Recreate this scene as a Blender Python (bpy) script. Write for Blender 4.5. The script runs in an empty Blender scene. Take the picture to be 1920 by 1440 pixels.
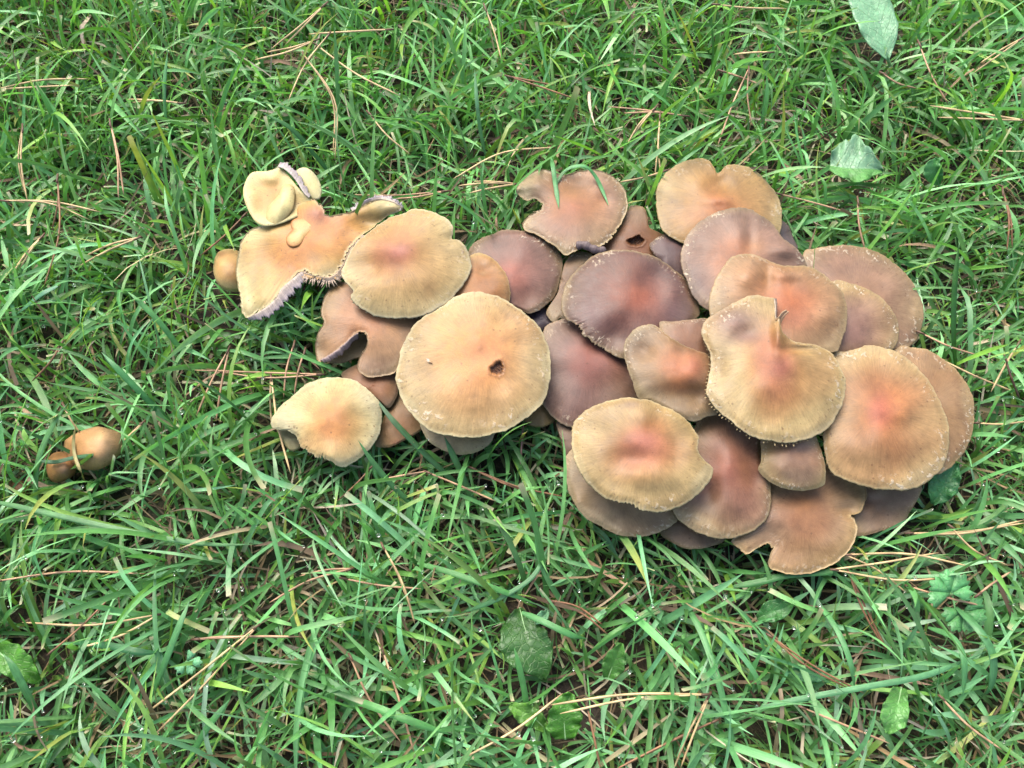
import bpy, bmesh, math, random
import numpy as np
from mathutils import Vector

random.seed(7)
RNG = np.random.default_rng(11)
SC = bpy.context.scene
COL = SC.collection

# ------------------------------------------------------------------ camera
CAM_H, TILT, HFOV = 0.425, math.radians(24.0), math.radians(67.0)
cam_d = bpy.data.cameras.new("camera")
cam = bpy.data.objects.new("camera", cam_d)
COL.objects.link(cam)
cam.location = (0, 0, CAM_H)
cam.rotation_euler = (TILT, 0, 0)
cam_d.sensor_width = 36.0
cam_d.lens = 18.0 / math.tan(HFOV / 2)
cam_d.clip_start, cam_d.clip_end = 0.01, 500.0
SC.camera = cam

# ------------------------------------------------------------------ daylight (bright overcast)
SUN_EL, SUN_AZ = math.radians(54), math.radians(-25)      # azimuth from +y towards +x
world = bpy.data.worlds.new("World")
SC.world = world
world.use_nodes = True
wn = world.node_tree
wn.nodes.clear()
sky = wn.nodes.new("ShaderNodeTexSky")
sky.sky_type = 'NISHITA'
sky.sun_disc = False
sky.sun_elevation = SUN_EL
sky.sun_rotation = SUN_AZ
sky.air_density, sky.dust_density, sky.ozone_density = 1.0, 4.0, 1.0
bg = wn.nodes.new("ShaderNodeBackground")
bg.inputs['Strength'].default_value = 0.13
wo = wn.nodes.new("ShaderNodeOutputWorld")
wn.links.new(sky.outputs[0], bg.inputs[0])
wn.links.new(bg.outputs[0], wo.inputs[0])
sun_d = bpy.data.lights.new("sun", 'SUN')
sun_d.energy = 1.5
sun_d.angle = math.radians(50)
sun_d.color = (1.0, 0.96, 0.90)
sun = bpy.data.objects.new("sun", sun_d)
COL.objects.link(sun)
sdir = Vector((math.sin(SUN_AZ) * math.cos(SUN_EL), math.cos(SUN_AZ) * math.cos(SUN_EL), math.sin(SUN_EL)))
sun.rotation_euler = sdir.to_track_quat('Z', 'Y').to_euler()
sun.location = sdir * 3
SC.view_settings.view_transform = 'Standard'
SC.view_settings.look = 'None'
SC.view_settings.gamma = 1.0
SC.view_settings.use_curve_mapping = False
SC.view_settings.exposure = 1.70
SC.render.engine = 'CYCLES'
SC.cycles.use_denoising = True
SC.cycles.max_bounces = 6
SC.cycles.diffuse_bounces = 3
SC.cycles.transparent_max_bounces = 8

# ------------------------------------------------------------------ photograph point -> place at height z
CP = np.array([0, 0, CAM_H])
FWD = np.array([0, math.sin(TILT), -math.cos(TILT)])
UPV = np.array([0, math.cos(TILT), math.sin(TILT)])
RGT = np.array([1.0, 0, 0])
TH = math.tan(HFOV / 2)


def at(px, py, z):
    """Arrays of photograph pixels (1920x1440) and heights in metres -> world points."""
    px, py, z = np.broadcast_arrays(np.asarray(px, float), np.asarray(py, float), np.asarray(z, float))
    u = (px - 960) / 960 * TH
    v = (720 - py) / 960 * TH
    d = FWD + u[..., None] * RGT + v[..., None] * UPV
    k = (z - CAM_H) / d[..., 2]
    return CP + d * k[..., None]


def proj(P):
    q = P - CP
    w = q @ FWD
    w = np.where(w < 1e-4, 1e-4, w)
    return 960 + (q @ RGT) / w / TH * 960, 720 - (q @ UPV) / w / TH * 960, w


def lin(rgb, k=1.0):
    c = np.asarray(rgb, float) / 255
    return np.where(c <= 0.04045, c / 12.92, ((c + 0.055) / 1.055) ** 2.4) * k


def sstep(a, b, x):
    t = np.clip((x - a) / (b - a), 0, 1)
    return t * t * (3 - 2 * t)


# ------------------------------------------------------------------ materials
def new_mat(name):
    m = bpy.data.materials.new(name)
    m.use_nodes = True
    nt = m.node_tree
    nt.nodes.clear()
    out = nt.nodes.new("ShaderNodeOutputMaterial")
    p = nt.nodes.new("ShaderNodeBsdfPrincipled")
    nt.links.new(p.outputs[0], out.inputs[0])
    return m, nt, p, out


def N(nt, t, **kw):
    n = nt.nodes.new(t)
    for k, v in kw.items():
        if k.startswith("i_"):
            key = k[2:]
            n.inputs[int(key) if key.isdigit() else key].default_value = v
        else:
            setattr(n, k, v)
    return n


def attr(nt, name):
    return N(nt, "ShaderNodeAttribute", attribute_name=name)


def mixc(nt, fac, a, b, mode='MIX'):
    n = N(nt, "ShaderNodeMix", data_type='RGBA', blend_type=mode)
    for sock, v in ((n.inputs[0], fac), (n.inputs[6], a), (n.inputs[7], b)):
        if hasattr(v, "is_linked"):
            nt.links.new(v, sock)
        else:
            sock.default_value = v
    return n.outputs[2]


def mathn(nt, op, a, b=None, clamp=False):
    n = N(nt, "ShaderNodeMath", operation=op, use_clamp=clamp)
    for i, v in enumerate((a, b)):
        if v is None:
            continue
        if hasattr(v, "is_linked"):
            nt.links.new(v, n.inputs[i])
        else:
            n.inputs[i].default_value = v
    return n.outputs[0]


def rng_map(nt, v, a, b, c=0.0, d=1.0, smooth=True):
    n = N(nt, "ShaderNodeMapRange", interpolation_type='SMOOTHSTEP' if smooth else 'LINEAR')
    nt.links.new(v, n.inputs[0])
    for i, x in zip((1, 2, 3, 4), (a, b, c, d)):
        n.inputs[i].default_value = x
    return n.outputs[0]


def noise(nt, vec, scale, detail=3.0, rough=0.55, dist=0.0):
    n = N(nt, "ShaderNodeTexNoise", i_Scale=scale, i_Detail=detail, i_Roughness=rough, i_Distortion=dist)
    if vec is not None:
        nt.links.new(vec, n.inputs['Vector'])
    return n.outputs['Fac']


def make_cap_mat():
    m, nt, p, out = new_mat("mushroom_cap_skin")
    col = attr(nt, "pigment").outputs['Color']
    pol = attr(nt, "polar").outputs['Vector']
    flk = attr(nt, "fleck").outputs['Fac']
    obj = N(nt, "ShaderNodeTexCoord").outputs['Object']
    sep = N(nt, "ShaderNodeSeparateXYZ")
    nt.links.new(pol, sep.inputs[0])
    t = sep.outputs[2]
    # radial fibres
    mp = N(nt, "ShaderNodeMapping")
    mp.inputs['Scale'].default_value = (9, 9, 1.3)
    nt.links.new(pol, mp.inputs[0])
    fib = noise(nt, mp.outputs[0], 4.0, 5, 0.66, 0.35)
    big = noise(nt, obj, 55, 3, 0.6, 0.4)
    mid = noise(nt, obj, 210, 4, 0.65)
    fine = noise(nt, obj, 1100, 2, 0.6)
    v1 = rng_map(nt, big, 0.3, 0.7, 0.80, 1.18, False)
    v2 = rng_map(nt, mid, 0.3, 0.7, 0.88, 1.12, False)
    v3 = rng_map(nt, fib, 0.28, 0.72, 0.80, 1.17, False)
    v4 = rng_map(nt, fine, 0.3, 0.7, 0.94, 1.06, False)
    v = mathn(nt, 'MULTIPLY', mathn(nt, 'MULTIPLY', v1, v2), mathn(nt, 'MULTIPLY', v3, v4))
    vv = N(nt, "ShaderNodeCombineXYZ")
    for i in range(3):
        nt.links.new(v, vv.inputs[i])
    c = mixc(nt, 1.0, col, vv.outputs[0], 'MULTIPLY')
    # brown freckles
    fr = rng_map(nt, noise(nt, obj, 520, 2, 0.5), 0.64, 0.74)
    frz = rng_map(nt, t, 0.45, 0.92, 0.12, 0.75)
    c = mixc(nt, mathn(nt, 'MULTIPLY', fr, frz), c, (0.10, 0.05, 0.022, 1))
    vor = N(nt, "ShaderNodeTexVoronoi", feature='F1', i_Scale=130.0)
    nt.links.new(obj, vor.inputs['Vector'])
    sp = rng_map(nt, vor.outputs['Distance'], 0.05, 0.09, 1.0, 0.0)
    c = mixc(nt, mathn(nt, 'MULTIPLY', sp, 0.55), c, (0.07, 0.03, 0.015, 1))
    # pale veil flecks near the rim, stretched along the radius
    mp2 = N(nt, "ShaderNodeMapping")
    mp2.inputs['Scale'].default_value = (10, 10, 11)
    nt.links.new(pol, mp2.inputs[0])
    f1 = noise(nt, mp2.outputs[0], 1.35, 3, 0.6, 0.3)
    f2 = noise(nt, obj, 48, 1, 0.5)
    fm = mathn(nt, 'MULTIPLY', rng_map(nt, f1, 0.555, 0.65), rng_map(nt, f2, 0.42, 0.60))
    zone = mathn(nt, 'MULTIPLY', rng_map(nt, t, 0.76, 0.88), rng_map(nt, t, 0.965, 1.0, 1.0, 0.25))
    fm = mathn(nt, 'MULTIPLY', mathn(nt, 'MULTIPLY', fm, zone), flk, True)
    c = mixc(nt, fm, c, (0.38, 0.31, 0.22, 1))
    nt.links.new(c, p.inputs['Base Color'])
    rr = rng_map(nt, mid, 0.3, 0.7, 0.38, 0.54, False)
    nt.links.new(rr, p.inputs['Roughness'])
    p.inputs['Specular IOR Level'].default_value = 0.30
    p.inputs['Subsurface Weight'].default_value = 0.10
    p.inputs['Subsurface Radius'].default_value = (0.004, 0.002, 0.001)
    p.inputs['Subsurface Scale'].default_value = 1.0
    h = mathn(nt, 'ADD', mathn(nt, 'MULTIPLY', fib, 0.4), mathn(nt, 'ADD', mathn(nt, 'MULTIPLY', mid, 0.5), mathn(nt, 'MULTIPLY', fm, 0.9)))
    h = mathn(nt, 'ADD', h, mathn(nt, 'MULTIPLY', fine, 0.10))
    b = N(nt, "ShaderNodeBump", i_Strength=0.5, i_Distance=0.0007)
    nt.links.new(h, b.inputs['Height'])
    nt.links.new(b.outputs[0], p.inputs['Normal'])
    return m


def make_flesh_mat(name, rough=0.6, sc=300):
    m, nt, p, out = new_mat(name)
    col = attr(nt, "pigment").outputs['Color']
    obj = N(nt, "ShaderNodeTexCoord").outputs['Object']
    n1 = noise(nt, obj, sc, 4, 0.6)
    v = rng_map(nt, n1, 0.3, 0.7, 0.78, 1.2, False)
    vv = N(nt, "ShaderNodeCombineXYZ")
    for i in range(3):
        nt.links.new(v, vv.inputs[i])
    nt.links.new(mixc(nt, 1.0, col, vv.outputs[0], 'MULTIPLY'), p.inputs['Base Color'])
    p.inputs['Roughness'].default_value = rough
    p.inputs['Specular IOR Level'].default_value = 0.3
    b = N(nt, "ShaderNodeBump", i_Strength=0.5, i_Distance=0.0006)
    nt.links.new(n1, b.inputs['Height'])
    nt.links.new(b.outputs[0], p.inputs['Normal'])
    return m


def make_blade_mat(name, trans=0.28, rough=0.36, spec=0.55):
    m, nt, p, out = new_mat(name)
    col = attr(nt, "pigment").outputs['Color']
    uv = attr(nt, "across").outputs['Vector']
    sep = N(nt, "ShaderNodeSeparateXYZ")
    nt.links.new(uv, sep.inputs[0])
    mp = N(nt, "ShaderNodeMapping")
    mp.inputs['Scale'].default_value = (4.5, 1.2, 1.0)
    nt.links.new(uv, mp.inputs[0])
    st = noise(nt, mp.outputs[0], 1.6, 3, 0.6)
    obj = N(nt, "ShaderNodeTexCoord").outputs['Object']
    pat = noise(nt, obj, 260, 3, 0.6)
    v = mathn(nt, 'MULTIPLY', rng_map(nt, st, 0.3, 0.7, 0.80, 1.2, False), rng_map(nt, pat, 0.3, 0.7, 0.86, 1.14, False))
    vv = N(nt, "ShaderNodeCombineXYZ")
    for i in range(3):
        nt.links.new(v, vv.inputs[i])
    c = mixc(nt, 1.0, col, vv.outputs[0], 'MULTIPLY')
    blot = rng_map(nt, noise(nt, obj, 700, 2, 0.5), 0.68, 0.76)
    c = mixc(nt, mathn(nt, 'MULTIPLY', blot, 0.45), c, (0.20, 0.20, 0.06, 1))
    nt.links.new(c, p.inputs['Base Color'])
    p.inputs['Roughness'].default_value = rough
    p.inputs['Specular IOR Level'].default_value = spec
    tr = N(nt, "ShaderNodeBsdfTranslucent")
    ct = mixc(nt, 1.0, c, (1.25, 1.35, 0.55, 1), 'MULTIPLY')
    nt.links.new(ct, tr.inputs[0])
    mx = N(nt, "ShaderNodeMixShader", i_0=trans)
    nt.links.new(p.outputs[0], mx.inputs[1])
    nt.links.new(tr.outputs[0], mx.inputs[2])
    nt.links.new(mx.outputs[0], out.inputs[0])
    w = N(nt, "ShaderNodeTexWave", wave_type='BANDS', bands_direction='X', i_Scale=1.1, i_Distortion=0.3)
    nt.links.new(uv, w.inputs['Vector'])
    b = N(nt, "ShaderNodeBump", i_Strength=0.35, i_Distance=0.0002)
    nt.links.new(w.outputs['Fac'], b.inputs['Height'])
    nt.links.new(b.outputs[0], p.inputs['Normal'])
    return m


def make_leaf_mat():
    m, nt, p, out = new_mat("broad_leaf_skin")
    col = attr(nt, "pigment").outputs['Color']
    uv = attr(nt, "across").outputs['Vector']
    sep = N(nt, "ShaderNodeSeparateXYZ")
    nt.links.new(uv, sep.inputs[0])
    # side veins: bands of (along - 0.5*|across|)
    av = mathn(nt, 'ABSOLUTE', sep.outputs[0])
    k = mathn(nt, 'SUBTRACT', sep.outputs[1], mathn(nt, 'MULTIPLY', av, 0.28))
    obj = N(nt, "ShaderNodeTexCoord").outputs['Object']
    wob = noise(nt, obj, 90, 2, 0.5)
    k = mathn(nt, 'ADD', k, mathn(nt, 'MULTIPLY', wob, 0.10))
    s = mathn(nt, 'ABSOLUTE', mathn(nt, 'SINE', mathn(nt, 'MULTIPLY', k, 22.0)))
    vein = rng_map(nt, s, 0.0, 0.16, 1.0, 0.0)
    net = N(nt, "ShaderNodeTexVoronoi", feature='DISTANCE_TO_EDGE', i_Scale=330.0)
    nt.links.new(obj, net.inputs['Vector'])
    ne = rng_map(nt, net.outputs['Distance'], 0.0, 0.10, 1.0, 0.0)
    mott = rng_map(nt, noise(nt, obj, 160, 4, 0.6), 0.3, 0.7, 0.78, 1.22, False)
    vv = N(nt, "ShaderNodeCombineXYZ")
    for i in range(3):
        nt.links.new(mott, vv.inputs[i])
    c = mixc(nt, 1.0, col, vv.outputs[0], 'MULTIPLY')
    c = mixc(nt, mathn(nt, 'MULTIPLY', vein, 0.35), c, (0.22, 0.36, 0.16, 1))
    c = mixc(nt, mathn(nt, 'MULTIPLY', ne, 0.12), c, (0.2, 0.32, 0.12, 1))
    nt.links.new(c, p.inputs['Base Color'])
    p.inputs['Roughness'].default_value = 0.38
    p.inputs['Specular IOR Level'].default_value = 0.5
    tr = N(nt, "ShaderNodeBsdfTranslucent")
    nt.links.new(mixc(nt, 1.0, c, (1.2, 1.3, 0.5, 1), 'MULTIPLY'), tr.inputs[0])
    mx = N(nt, "ShaderNodeMixShader", i_0=0.25)
    nt.links.new(p.outputs[0], mx.inputs[1])
    nt.links.new(tr.outputs[0], mx.inputs[2])
    nt.links.new(mx.outputs[0], out.inputs[0])
    h = mathn(nt, 'ADD', mathn(nt, 'MULTIPLY', vein, -1.0), mathn(nt, 'ADD', mathn(nt, 'MULTIPLY', ne, -0.25), mathn(nt, 'MULTIPLY', noise(nt, obj, 110, 2, 0.5), 1.6)))
    b = N(nt, "ShaderNodeBump", i_Strength=0.6, i_Distance=0.0012)
    nt.links.new(h, b.inputs['Height'])
    nt.links.new(b.outputs[0], p.inputs['Normal'])
    return m


def make_soil_mat():
    m, nt, p, out = new_mat("soil_and_thatch")
    obj = N(nt, "ShaderNodeTexCoord").outputs['Object']
    n1 = noise(nt, obj, 60, 5, 0.65)
    n2 = noise(nt, obj, 400, 4, 0.65)
    n3 = noise(nt, obj, 6, 3, 0.6)
    c = mixc(nt, rng_map(nt, n1, 0.35, 0.65), (0.012, 0.008, 0.005, 1), (0.038, 0.026, 0.014, 1))
    c = mixc(nt, rng_map(nt, n2, 0.5, 0.7), c, (0.07, 0.05, 0.025, 1))
    c = mixc(nt, rng_map(nt, n3, 0.45, 0.65, 0, 0.5), c, (0.030, 0.050, 0.014, 1))
    ln = N(nt, "ShaderNodeVectorMath", operation='LENGTH')      # the lawn carries on beyond the blades that are built
    nt.links.new(obj, ln.inputs[0])
    gr = mixc(nt, rng_map(nt, n2, 0.35, 0.65), (0.05, 0.13, 0.03, 1), (0.12, 0.28, 0.08, 1))
    far = rng_map(nt, mathn(nt, 'ADD', ln.outputs['Value'], mathn(nt, 'MULTIPLY', n1, 0.3)), 0.95, 1.25)
    c = mixc(nt, far, c, gr)
    nt.links.new(c, p.inputs['Base Color'])
    p.inputs['Roughness'].default_value = 0.9
    b = N(nt, "ShaderNodeBump", i_Strength=1.0, i_Distance=0.004)
    nt.links.new(mathn(nt, 'ADD', n1, mathn(nt, 'MULTIPLY', n2, 0.4)), b.inputs['Height'])
    nt.links.new(b.outputs[0], p.inputs['Normal'])
    return m


M_CAP = make_cap_mat()
M_GILL = make_flesh_mat("gill_flesh", 0.6, 420)
M_STEM = make_flesh_mat("stem_flesh", 0.65, 220)
M_BLADE = make_blade_mat("grass_blade_skin")
M_DEAD = make_blade_mat("dead_straw_skin", 0.10, 0.6, 0.3)
M_NEEDLE = make_flesh_mat("pine_needle_skin", 0.45, 160)
M_LEAF = make_leaf_mat()
M_SOIL = make_soil_mat()
M_DEW, _nt, _p, _o = new_mat("dew_water")
_p.inputs['Base Color'].default_value = (1, 1, 1, 1)
_p.inputs['Roughness'].default_value = 0.02
_p.inputs['IOR'].default_value = 1.33
_p.inputs['Transmission Weight'].default_value = 1.0
M_WING, _nt, _p, _o = new_mat("gnat_wing")
_p.inputs['Base Color'].default_value = (0.26, 0.20, 0.14, 1)
_p.inputs['Roughness'].default_value = 0.3
M_GNAT, _nt, _p, _o = new_mat("gnat_body")
_p.inputs['Base Color'].default_value = (0.30, 0.17, 0.08, 1)
_p.inputs['Roughness'].default_value = 0.5


# ------------------------------------------------------------------ object helpers
def mesh_obj(name, V, F, mat, parent=None, pigment=None, attrs=None, smooth=True, mats=None):
    me = bpy.data.meshes.new(name)
    V = np.asarray(V, np.float32)
    if isinstance(F, np.ndarray):
        n, k = F.shape
        me.vertices.add(len(V))
        me.vertices.foreach_set("co", V.ravel())
        me.loops.add(n * k)
        me.loops.foreach_set("vertex_index", F.astype(np.int32).ravel())
        me.polygons.add(n)
        me.polygons.foreach_set("loop_start", np.arange(0, n * k, k, dtype=np.int32))
        me.polygons.foreach_set("loop_total", np.full(n, k, np.int32))
        me.update(calc_edges=True)
        me.validate()
    else:
        me.from_pydata([tuple(map(float, v)) for v in V], [], F)
        me.update()
    if smooth:
        me.polygons.foreach_set("use_smooth", np.ones(len(me.polygons), bool))
    if pigment is not None:
        a = me.attributes.new("pigment", 'FLOAT_COLOR', 'POINT')
        pg = np.asarray(pigment, np.float32)
        if pg.ndim == 1:
            pg = np.tile(pg, (len(V), 1))
        a.data.foreach_set("color", np.concatenate([pg[:, :3], np.ones((len(V), 1), np.float32)], 1).ravel())
    for k, val in (attrs or {}).items():
        val = np.asarray(val, np.float32)
        if val.ndim == 1:
            a = me.attributes.new(k, 'FLOAT', 'POINT')
            a.data.foreach_set("value", val)
        else:
            a = me.attributes.new(k, 'FLOAT_VECTOR', 'POINT')
            a.data.foreach_set("vector", val.ravel())
    me.materials.append(mat)
    o = bpy.data.objects.new(name, me)
    COL.objects.link(o)
    if parent is not None:
        o.parent = parent
        o.matrix_parent_inverse = parent_inv(parent)
    return o


def parent_inv(p):
    from mathutils import Matrix
    return Matrix.Translation(-Vector(p.location))


def thing(name, label, cat, loc, group=None):
    o = bpy.data.objects.new(name, None)
    o.empty_display_size = 0.01
    COL.objects.link(o)
    o.location = tuple(map(float, loc))
    o['label'], o['category'] = label, cat
    if group:
        o['group'] = group
    return o


def tag(o, label, cat, group=None):
    o['label'], o['category'] = label, cat
    if group:
        o['group'] = group


def closed_spline(P, n):
    """Closed Catmull-Rom through P, resampled to n points evenly along its length."""
    P = np.asarray(P, float)
    m = len(P)
    k = 24
    t = np.arange(k) / k
    out = []
    for i in range(m):
        p0, p1, p2, p3 = P[i - 1], P[i], P[(i + 1) % m], P[(i + 2) % m]
        a = t[:, None]
        out.append(0.5 * (2 * p1 + (p2 - p0) * a + (2 * p0 - 5 * p1 + 4 * p2 - p3) * a ** 2 + (3 * p1 - p0 - 3 * p2 + p3) * a ** 3))
    Q = np.concatenate(out)
    L = np.concatenate([[0], np.cumsum(np.linalg.norm(np.roll(Q, -1, 0) - Q, axis=1))])
    s = np.linspace(0, L[-1], n, endpoint=False)
    Qc = np.vstack([Q, Q[:1]])
    return np.stack([np.interp(s, L, Qc[:, 0]), np.interp(s, L, Qc[:, 1])], 1)


def open_spline(P, n):
    P = np.asarray(P, float)
    if len(P) == 2:
        return P[0] + (P[1] - P[0]) * np.linspace(0, 1, n)[:, None]
    E = np.vstack([2 * P[0] - P[1], P, 2 * P[-1] - P[-2]])
    k = 16
    t = np.arange(k)[:, None] / k
    out = []
    for i in range(1, len(E) - 2):
        p0, p1, p2, p3 = E[i - 1], E[i], E[i + 1], E[i + 2]
        out.append(0.5 * (2 * p1 + (p2 - p0) * t + (2 * p0 - 5 * p1 + 4 * p2 - p3) * t ** 2 + (3 * p1 - p0 - 3 * p2 + p3) * t ** 3))
    out.append(E[-2:-1])
    Q = np.concatenate(out)
    L = np.concatenate([[0], np.cumsum(np.linalg.norm(np.diff(Q, axis=0), axis=1))])
    s = np.linspace(0, L[-1], n)
    return np.stack([np.interp(s, L, Q[:, j]) for j in range(P.shape[1])], 1)


def tube(P, R, sides=8):
    """World path P (n,3), radii R (n) -> closed tube mesh arrays."""
    P = np.asarray(P, float)
    n = len(P)
    R = np.broadcast_to(np.asarray(R, float), (n,))
    T = np.gradient(P, axis=0)
    T /= np.linalg.norm(T, axis=1)[:, None] + 1e-12
    ref = np.array([0.13, 0.21, 0.97])
    if abs(T[0] @ ref) > 0.9:
        ref = np.array([1.0, 0.1, 0])
    A = np.cross(T, ref)
    A /= np.linalg.norm(A, axis=1)[:, None] + 1e-12
    B = np.cross(T, A)
    a = np.arange(sides) * 2 * np.pi / sides
    V = P[:, None] + R[:, None, None] * (np.cos(a)[None, :, None] * A[:, None] + np.sin(a)[None, :, None] * B[:, None])
    V = V.reshape(-1, 3)
    F = []
    for i in range(n - 1):
        for j in range(sides):
            k = (j + 1) % sides
            F.append((i * sides + j, i * sides + k, (i + 1) * sides + k, (i + 1) * sides + j))
    F.append(tuple(range(sides))[::-1])
    F.append(tuple((n - 1) * sides + j for j in range(sides)))
    return V, F


# ------------------------------------------------------------------ ground
def build_ground():
    # one sheet: fine near the camera, reaching far
    xs = np.concatenate([[-120, -30, -8, -2.5], np.linspace(-1.2, 1.2, 61), [2.5, 8, 30, 120]])
    ys = np.concatenate([[-120, -30, -8, -2.5], np.linspace(-0.8, 1.6, 61), [3.5, 9, 31, 121]])
    X, Y = np.meshgrid(xs, ys)
    Z = 0.004 * (np.sin(X * 21 + 1.3) * np.cos(Y * 17 + .4) + 0.6 * np.sin(X * 47 + Y * 39)) - 0.002
    Z = np.where((abs(X) > 1.3) | (Y > 1.7) | (Y < -0.9), -0.002, Z)
    V = np.stack([X, Y, Z], -1).reshape(-1, 3)
    w = len(xs)
    i = np.arange(len(ys) - 1)[:, None] * w + np.arange(w - 1)[None]
    F = np.stack([i, i + 1, i + w + 1, i + w], -1).reshape(-1, 4)
    o = mesh_obj("ground", V, F, M_SOIL)
    o['kind'] = 'structure'


build_ground()

# ------------------------------------------------------------------ mushrooms: traced rims (photograph pixels), built as thick domed caps
CAPS = {}


def S(key, label, group, c, out, ramp, H=7, below=(), p=2.2, slope=(0, 0), bumps=(), wave=1.2, flecks=0.6,
      teeth=0.0, curl=1.0, patches=(), holes=(), base=20.0, rings=26, n=384, stem=True, seed=None, free=False, tdir=None, ragged=()):
    if group == GL:
        ramp = [(t, (q[0], q[1] * .98, q[2] * .93)) for t, q in ramp]
    if group == GR:
        tone = lambda q: (q[0] * 1.0, q[1] * .985, q[2] * .925)
        ramp = [(t, tone(q)) for t, q in ramp]
        md = np.array([np.interp(.5, [t for t, _ in ramp], [q[i] for _, q in ramp]) for i in range(3)])
        ramp = [(t, tuple(np.array(q) * .84 + md * .16)) if t < .35 else (t, q) for t, q in ramp]
        patches = [v[:4] + (tone(v[4]), v[5]) for v in patches]

    CAPS[key] = dict(key=key, label=label, group=group, c=np.array(c, float), out=np.array(out, float), ramp=ramp, H=H,
                     below=list(below), p=p, pk=.8 if group != GB else 1.0, slope=slope, bumps=bumps, wave=wave, flecks=flecks, teeth=teeth, curl=curl,
                     patches=patches, holes=holes, base=base, rings=rings, n=n, stem=stem, free=free, tdir=tdir, ragged=ragged,
                     seed=seed if seed is not None else len(CAPS) + 3)


GL = "mushrooms of the paler left clump"
GR = "mushrooms of the browner right clump"
GB = "small button mushrooms at the edge of the lawn patch"

# ---- left clump
S('L0', "small ochre button mushroom half hidden behind the torn yellow cap", GL, (424, 503),
  [(402, 488), (409, 473), (425, 467), (443, 469), (462, 480), (466, 510), (460, 538), (446, 547), (420, 543), (407, 530), (400, 509)],
  [(0, (226, 180, 116)), (.5, (226, 184, 122)), (.8, (228, 200, 142)), (1, (228, 212, 160))], H=9, p=2.6, flecks=.1, base=25, curl=2,
  patches=[(415, 476, 12, 8, (160, 96, 62), .8), (425, 535, 25, 10, (222, 204, 150), .6)], wave=.3)
S('L1', "torn yellow-orange mushroom cap with ragged split edges and a curled pale flap", GL, (575, 452),
  [(475, 428), (456, 447), (446, 478), (443, 514), (449, 553), (451, 580), (462, 597), (485, 586), (512, 566), (527, 543), (542, 529),
   (566, 509), (589, 518), (618, 521), (636, 507), (652, 478), (668, 452), (698, 428), (728, 405), (757, 391), (735, 377),
   (709, 372), (678, 383), (660, 396), (641, 401), (615, 402), (604, 385), (589, 373), (575, 372), (556, 384), (540, 402), (505, 420)],
  [(0, (232, 154, 84)), (.35, (232, 166, 90)), (.65, (230, 182, 106)), (.88, (234, 206, 138)), (1, (242, 228, 178))],
  H=5, p=2.0, wave=.8, flecks=.06, base=34, below=['L0', 'L3'], curl=.6, rings=44, n=440,
  slope=(0, 0), bumps=[(463, 575, 30, 45, 4.0), (735, 385, 34, 22, 7.0), (690, 418, 26, 16, -3.0), (520, 500, 60, 40, -2.0), (590, 390, 30, 24, 3)],
  patches=[(596, 403, 30, 18, (206, 130, 118), .8), (475, 540, 42, 70, (216, 198, 130), .75), (565, 430, 26, 22, (226, 160, 84), .5),
           (588, 478, 15, 10, (184, 140, 92), .8), (640, 413, 12, 7, (206, 138, 76), .7), (700, 405, 45, 18, (190, 160, 98), .7),
           (620, 500, 45, 16, (216, 172, 112), .6), (475, 440, 25, 20, (224, 204, 142), .6)], free=True, ragged=[(500, 575, 40, 3.0), (590, 512, 50, 1.6), (650, 480, 30, 1.4), (700, 376, 40, 2.5), (600, 384, 22, 2.0)])
S('L2', "large tan cap with rosy centre and scalloped edge touching the torn yellow cap", GL, (745, 468),
  [(756, 400), (777, 392), (803, 395), (829, 405), (847, 421), (850, 436), (847, 448), (860, 450), (873, 464), (882, 486), (883, 505),
   (871, 530), (846, 561), (820, 579), (792, 592), (746, 597), (705, 592), (677, 578), (661, 563), (658, 553), (663, 546), (646, 527),
   (641, 511), (649, 488), (659, 467), (672, 452), (699, 429), (730, 409)],
  [(0, (208, 132, 112)), (.18, (214, 148, 104)), (.42, (212, 166, 106)), (.75, (212, 182, 126)), (.93, (222, 202, 150)), (1, (240, 226, 186))],
  H=9, p=1.9, below=['L3', 'L6', 'L1'], teeth=.018, flecks=.3, wave=1.2,
  bumps=[(690, 500, 40, 26, -2.2), (850, 445, 18, 12, -1.5), (755, 470, 30, 20, 1.5)],
  patches=[(745, 455, 16, 12, (224, 168, 96), .6), (752, 468, 22, 16, (206, 124, 106), .7), (700, 440, 60, 22, (196, 156, 84), .45)], tdir=(95, 60))
S('L3', "tan cap split by a dark slit with a rolled lilac edge", GL, (705, 600),
  [(636, 528), (617, 542), (605, 567), (602, 589), (607, 605), (597, 624), (591, 649), (596, 678), (611, 673), (634, 655), (652, 640),
   (668, 625), (681, 624), (688, 637), (686, 652), (678, 664), (671, 681), (672, 696), (688, 706), (711, 706), (739, 699),
   (760, 670), (785, 640), (800, 590), (760, 560), (700, 545)],
  [(0, (206, 142, 100)), (.4, (196, 148, 104)), (.8, (184, 148, 110)), (1, (198, 174, 134))], H=5, p=2.0, base=20,
  below=['L3c', 'L3b', 'L5b'], flecks=.15, bumps=[(668, 628, 16, 16, -1.5), (600, 660, 20, 20, -2.5)],
  patches=[(655, 585, 28, 45, (208, 140, 98), .7), (620, 560, 22, 40, (188, 160, 112), .6), (700, 690, 40, 20, (182, 146, 122), .6)], free=True, ragged=[(670, 640, 30, 2.0)])
S('L3c', "pale underside flap hanging below the slit in the tan cap", GL, (655, 658),
  [(606, 674), (630, 652), (655, 632), (690, 626), (700, 650), (694, 668), (668, 672), (642, 681), (622, 681)],
  [(0, (176, 150, 104)), (.7, (182, 160, 118)), (1, (200, 180, 140))], H=2, base=17, below=['L3b'], flecks=0, wave=.5, stem=False)
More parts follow.
